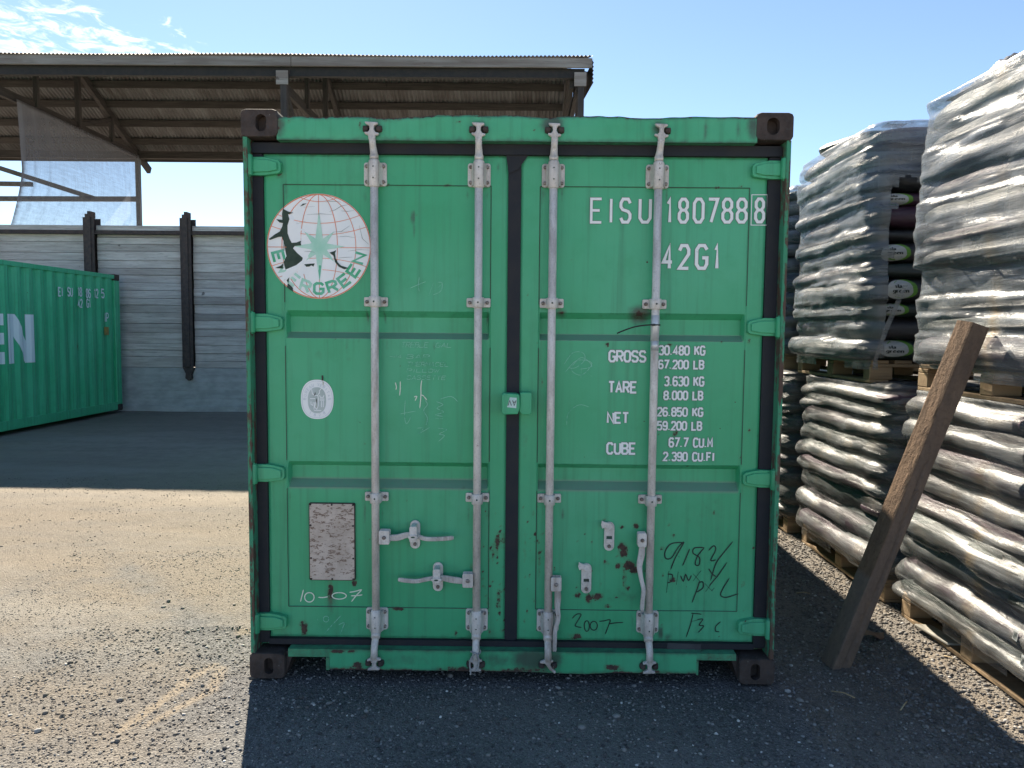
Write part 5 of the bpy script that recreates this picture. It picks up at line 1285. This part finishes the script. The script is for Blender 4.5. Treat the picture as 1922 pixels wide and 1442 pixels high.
load('lower wrapped pallet of bags behind the leaning timber, under the torn load', 2.20, 3.30, 1.03, 2.45, 0.0, 1.29, 9, 23, 'film_lower', amp=.052)
load('upper wrapped pallet of bags with torn film showing printed bag ends', 2.20, 3.30, 1.33, 2.66, Z1, Z2+.11, 12, 24, 'film', hole2, True, scruff=1, amp=.028)
load('farthest lower wrapped pallet of bags, a sliver beside the container corner', 2.17, 3.27, 2.58, 3.95, 0.0, 1.29, 9, 25, 'film_lower', amp=.06)
load('farthest upper wrapped pallet of bags, a sliver beside the container corner', 2.17, 3.27, 2.78, 4.05, Z1, Z2, 12, 26, 'film')
# black plastic crumpled on top of the nearest load, and a loose strip of film on the torn one
near_up = [o for o in COL.objects if o.get('label', '').startswith('nearest upper')][0]; torn = [o for o in COL.objects if o.get('label', '').startswith('upper wrapped')][0]
mb = MB(); n = 46; vs = []
for j in range(n+1):
    for i in range(n+1):
        x = 2.27+.9*i/n; y = -.40+1.12*j/n; e = min(i, n-i, j, n-j)/n
        rid = abs(float(fbm(x*4+y*2, y*5, 77))-.5)*.45+abs(float(fbm(x*11, y*9+x*5, 78))-.5)*.12
        vs.append((x, y, 2.862+min(1, e*9)*(.03+rid*.9)+.05*math.exp(-((y-.12)/.3)**2)*min(1, e*6)))
mb.add(vs, [(j*(n+1)+i, j*(n+1)+i+1, (j+1)*(n+1)+i+1, (j+1)*(n+1)+i) for j in range(n) for i in range(n)], 0, True)
mb.build('black_sheet', 'black_sheet', near_up)
mb = MB(); p0 = onY(1699, 535, 1.22); p1 = onY(1665, 615, 1.24); p2 = onY(1640, 684, 1.27)
mb.add([(p0[0]-.012, 1.22, p0[1]), (p0[0]+.012, 1.21, p0[1]), (p1[0]-.018, 1.24, p1[1]), (p1[0]+.012, 1.235, p1[1]), (p2[0]-.010, 1.27, p2[1]), (p2[0]+.012, 1.27, p2[1])], [(0, 1, 3, 2), (2, 3, 5, 4)], 0, True)
mb.build('film_strip', 'film', torn)

# ================================================================== LEANING TIMBER
F0 = Vector((1.600, .245, -.02)); F1 = Vector((2.128, .135, 1.675)); ax = (F1-F0).normalized(); ang = R_(11.5)
u1 = Vector((-math.cos(ang), -math.sin(ang), 0)); u1 = (u1-ax*u1.dot(ax)).normalized(); u2 = ax.cross(u1).normalized()
if u2.y > 0: u2 = -u2
mb = MB(); L = (F1-F0).length; ns = 70; hw = .049; prof = []
m_ = 9
for fa in range(4):
    for i in range(m_):
        t = -1+2*i/m_; prof.append(((1, t), (-t, 1), (-1, -t), (t, -1))[fa])
vs = []; tones = []
for sI in range(ns+1):
    s = sI/ns
    for a, b in prof:
        e = 1-.035*(abs(a) > .98 and abs(b) > .98)
        k = float(fbm(s*9+a*3, b*4+a, 61))-.5; k2 = float(fbm(s*40, a*9+b*9, 62))-.5
        d = 1+.05*k+.03*k2
        aa, bb = a*hw*d*e, b*hw*d*e
        if b > .98 and -.25 < a+.18*math.sin(s*5) < .05 and s < .62: bb -= .010
        vs.append(F0+ax*(L*s)+u1*aa+u2*bb); tones.append(min(1, max(0, (.55 if b > .9 and a < .95 else .0)*.45+(.35 if s < .28 and a > .9 else 0))))  # right face greyed; container's shadow toned into the foot of the left face
np_ = len(prof)
fs = [(j*np_+i, j*np_+(i+1) % np_, (j+1)*np_+(i+1) % np_, (j+1)*np_+i) for j in range(ns) for i in range(np_)]+[tuple(range(np_))[::-1], tuple(ns*np_+i for i in range(np_))]
mb.add(vs, fs)
def timber_mat():
    k = Mt('rough_sawn_timber'); d = ax
    v = k.co((16, 16, 2.2)); n1 = k.noise(1.3, 7, .68, v, .5); n2 = k.noise(42, 6, .75)
    c = k.mix(k.step(n1, .3, .7), (.21, .14, .095), (.13, .09, .065)); c = k.mix(k.step(n2, .45, .7, 0, .75), c, (.10, .065, .045))
    c = k.mix(k.attr('tone'), c, (.22, .20, .19)); kn = k.step(k.noise(6, 2, .4), .72, .77); c = k.mix(kn, c, (.05, .035, .03))
    return k.done(k.bsdf(c, .95, 0, k.bump(k.math('ADD', n2, n1), .9, .012), .15))
mb.at = {'tone': tones}
tag(mb.build('timber_post', timber_mat(), None, org=F0), 'rough square brown timber post leaning against the wrapped pallets', 'timber')

# ================================================================== LITTER
px_, py_ = onG(1762, 1190, .03); mb = MB(); mb.box(-.05, .05, -.13, .13, 0, .012, 0, Matrix.Translation((px_, py_, .02)) @ Matrix.Rotation(R_(8), 4, 'Z') @ Matrix.Rotation(R_(6), 4, 'Y'))
tag(mb.build('scrap_board', plain('pale_board', (.52, .49, .43), (.38, .35, .3), .8), None, .003, 1, org=Vector((px_, py_, .02))), 'pale scrap of board on the gravel under the nearest pallet edge', 'board')
px_, py_ = onG(1638, 1199); mb = MB(); vs = []
for i in range(9):
    t = i/8; w = .035*math.sin(math.pi*(t*.92+.04)); vs += [(px_-.07+.14*t, py_-w+.02*t, .012+.018*math.sin(t*5)), (px_-.07+.14*t, py_+.02*t, .02+.02*math.sin(t*5)), (px_-.07+.14*t, py_+w+.02*t, .030+.012*math.sin(t*5+1))]
mb.add(vs, [(3*i+j, 3*i+j+1, 3*i+j+4, 3*i+j+3) for i in range(8) for j in (0, 1)], 0, True)
tag(mb.build('dry_leaf', plain('dry_leaf_brown', (.20, .12, .07), (.12, .07, .04), .8), None, org=Vector((px_, py_, .01))), 'curled dry brown leaf on the gravel beside the timber foot', 'leaf')
M['straw'] = plain('dry_straw', (.42, .33, .19), (.3, .22, .12), .8)
for (a, b, lab) in (((1868, 1272), (1902, 1295), 'long straw on the sunlit gravel strip by the nearest pallet'), ((1560, 1298), (1605, 1311), 'dark straw below the timber foot in the shade'), ((1495, 1114), (1520, 1115), 'short yellow straw lying between container corner and timber'), ((1772, 1232), (1792, 1242), 'short straw on the sunlit gravel near the pale board'), ((1690, 1334), (1702, 1318), 'short straw in the shade at the lower right')):
    (xa, ya), (xb, yb) = onG(*a, .01), onG(*b, .01); mb = MB(); mb.tube([(xa, ya, .012), ((xa+xb)/2+.004, (ya+yb)/2, .020), (xb, yb, .012)], .0028, 6)
    tag(mb.build('straw', 'straw', None, org=Vector((xa, ya, .01))), lab, 'straw', 'straws dropped on the gravel')
near_low = [o for o in COL.objects if o.get('label', '').startswith('lower wrapped pallet of bags nearest')][0]
for a, b in ((1916, 1076), (1904, 1192), (1919, 1241)):
    y, z = onX(a, b, 2.176); mb = MB(); mb.add([(2.176, y-.016, z-.024), (2.176, y+.016, z-.020), (2.184, y+.016, z+.024), (2.184, y-.016, z+.020)], [(0, 1, 2, 3)], 0)
    for q in (-.012, -.007, -.003, .002, .006, .011): mb.add([(2.1745, y+q, z-.016), (2.1745, y+q+.0022, z-.016), (2.181, y+q+.0022, z+.014), (2.181, y+q, z+.014)], [(0, 1, 2, 3)], 1)
    mb.build('barcode_label', ['lab_white', 'lab_dark'], near_low)
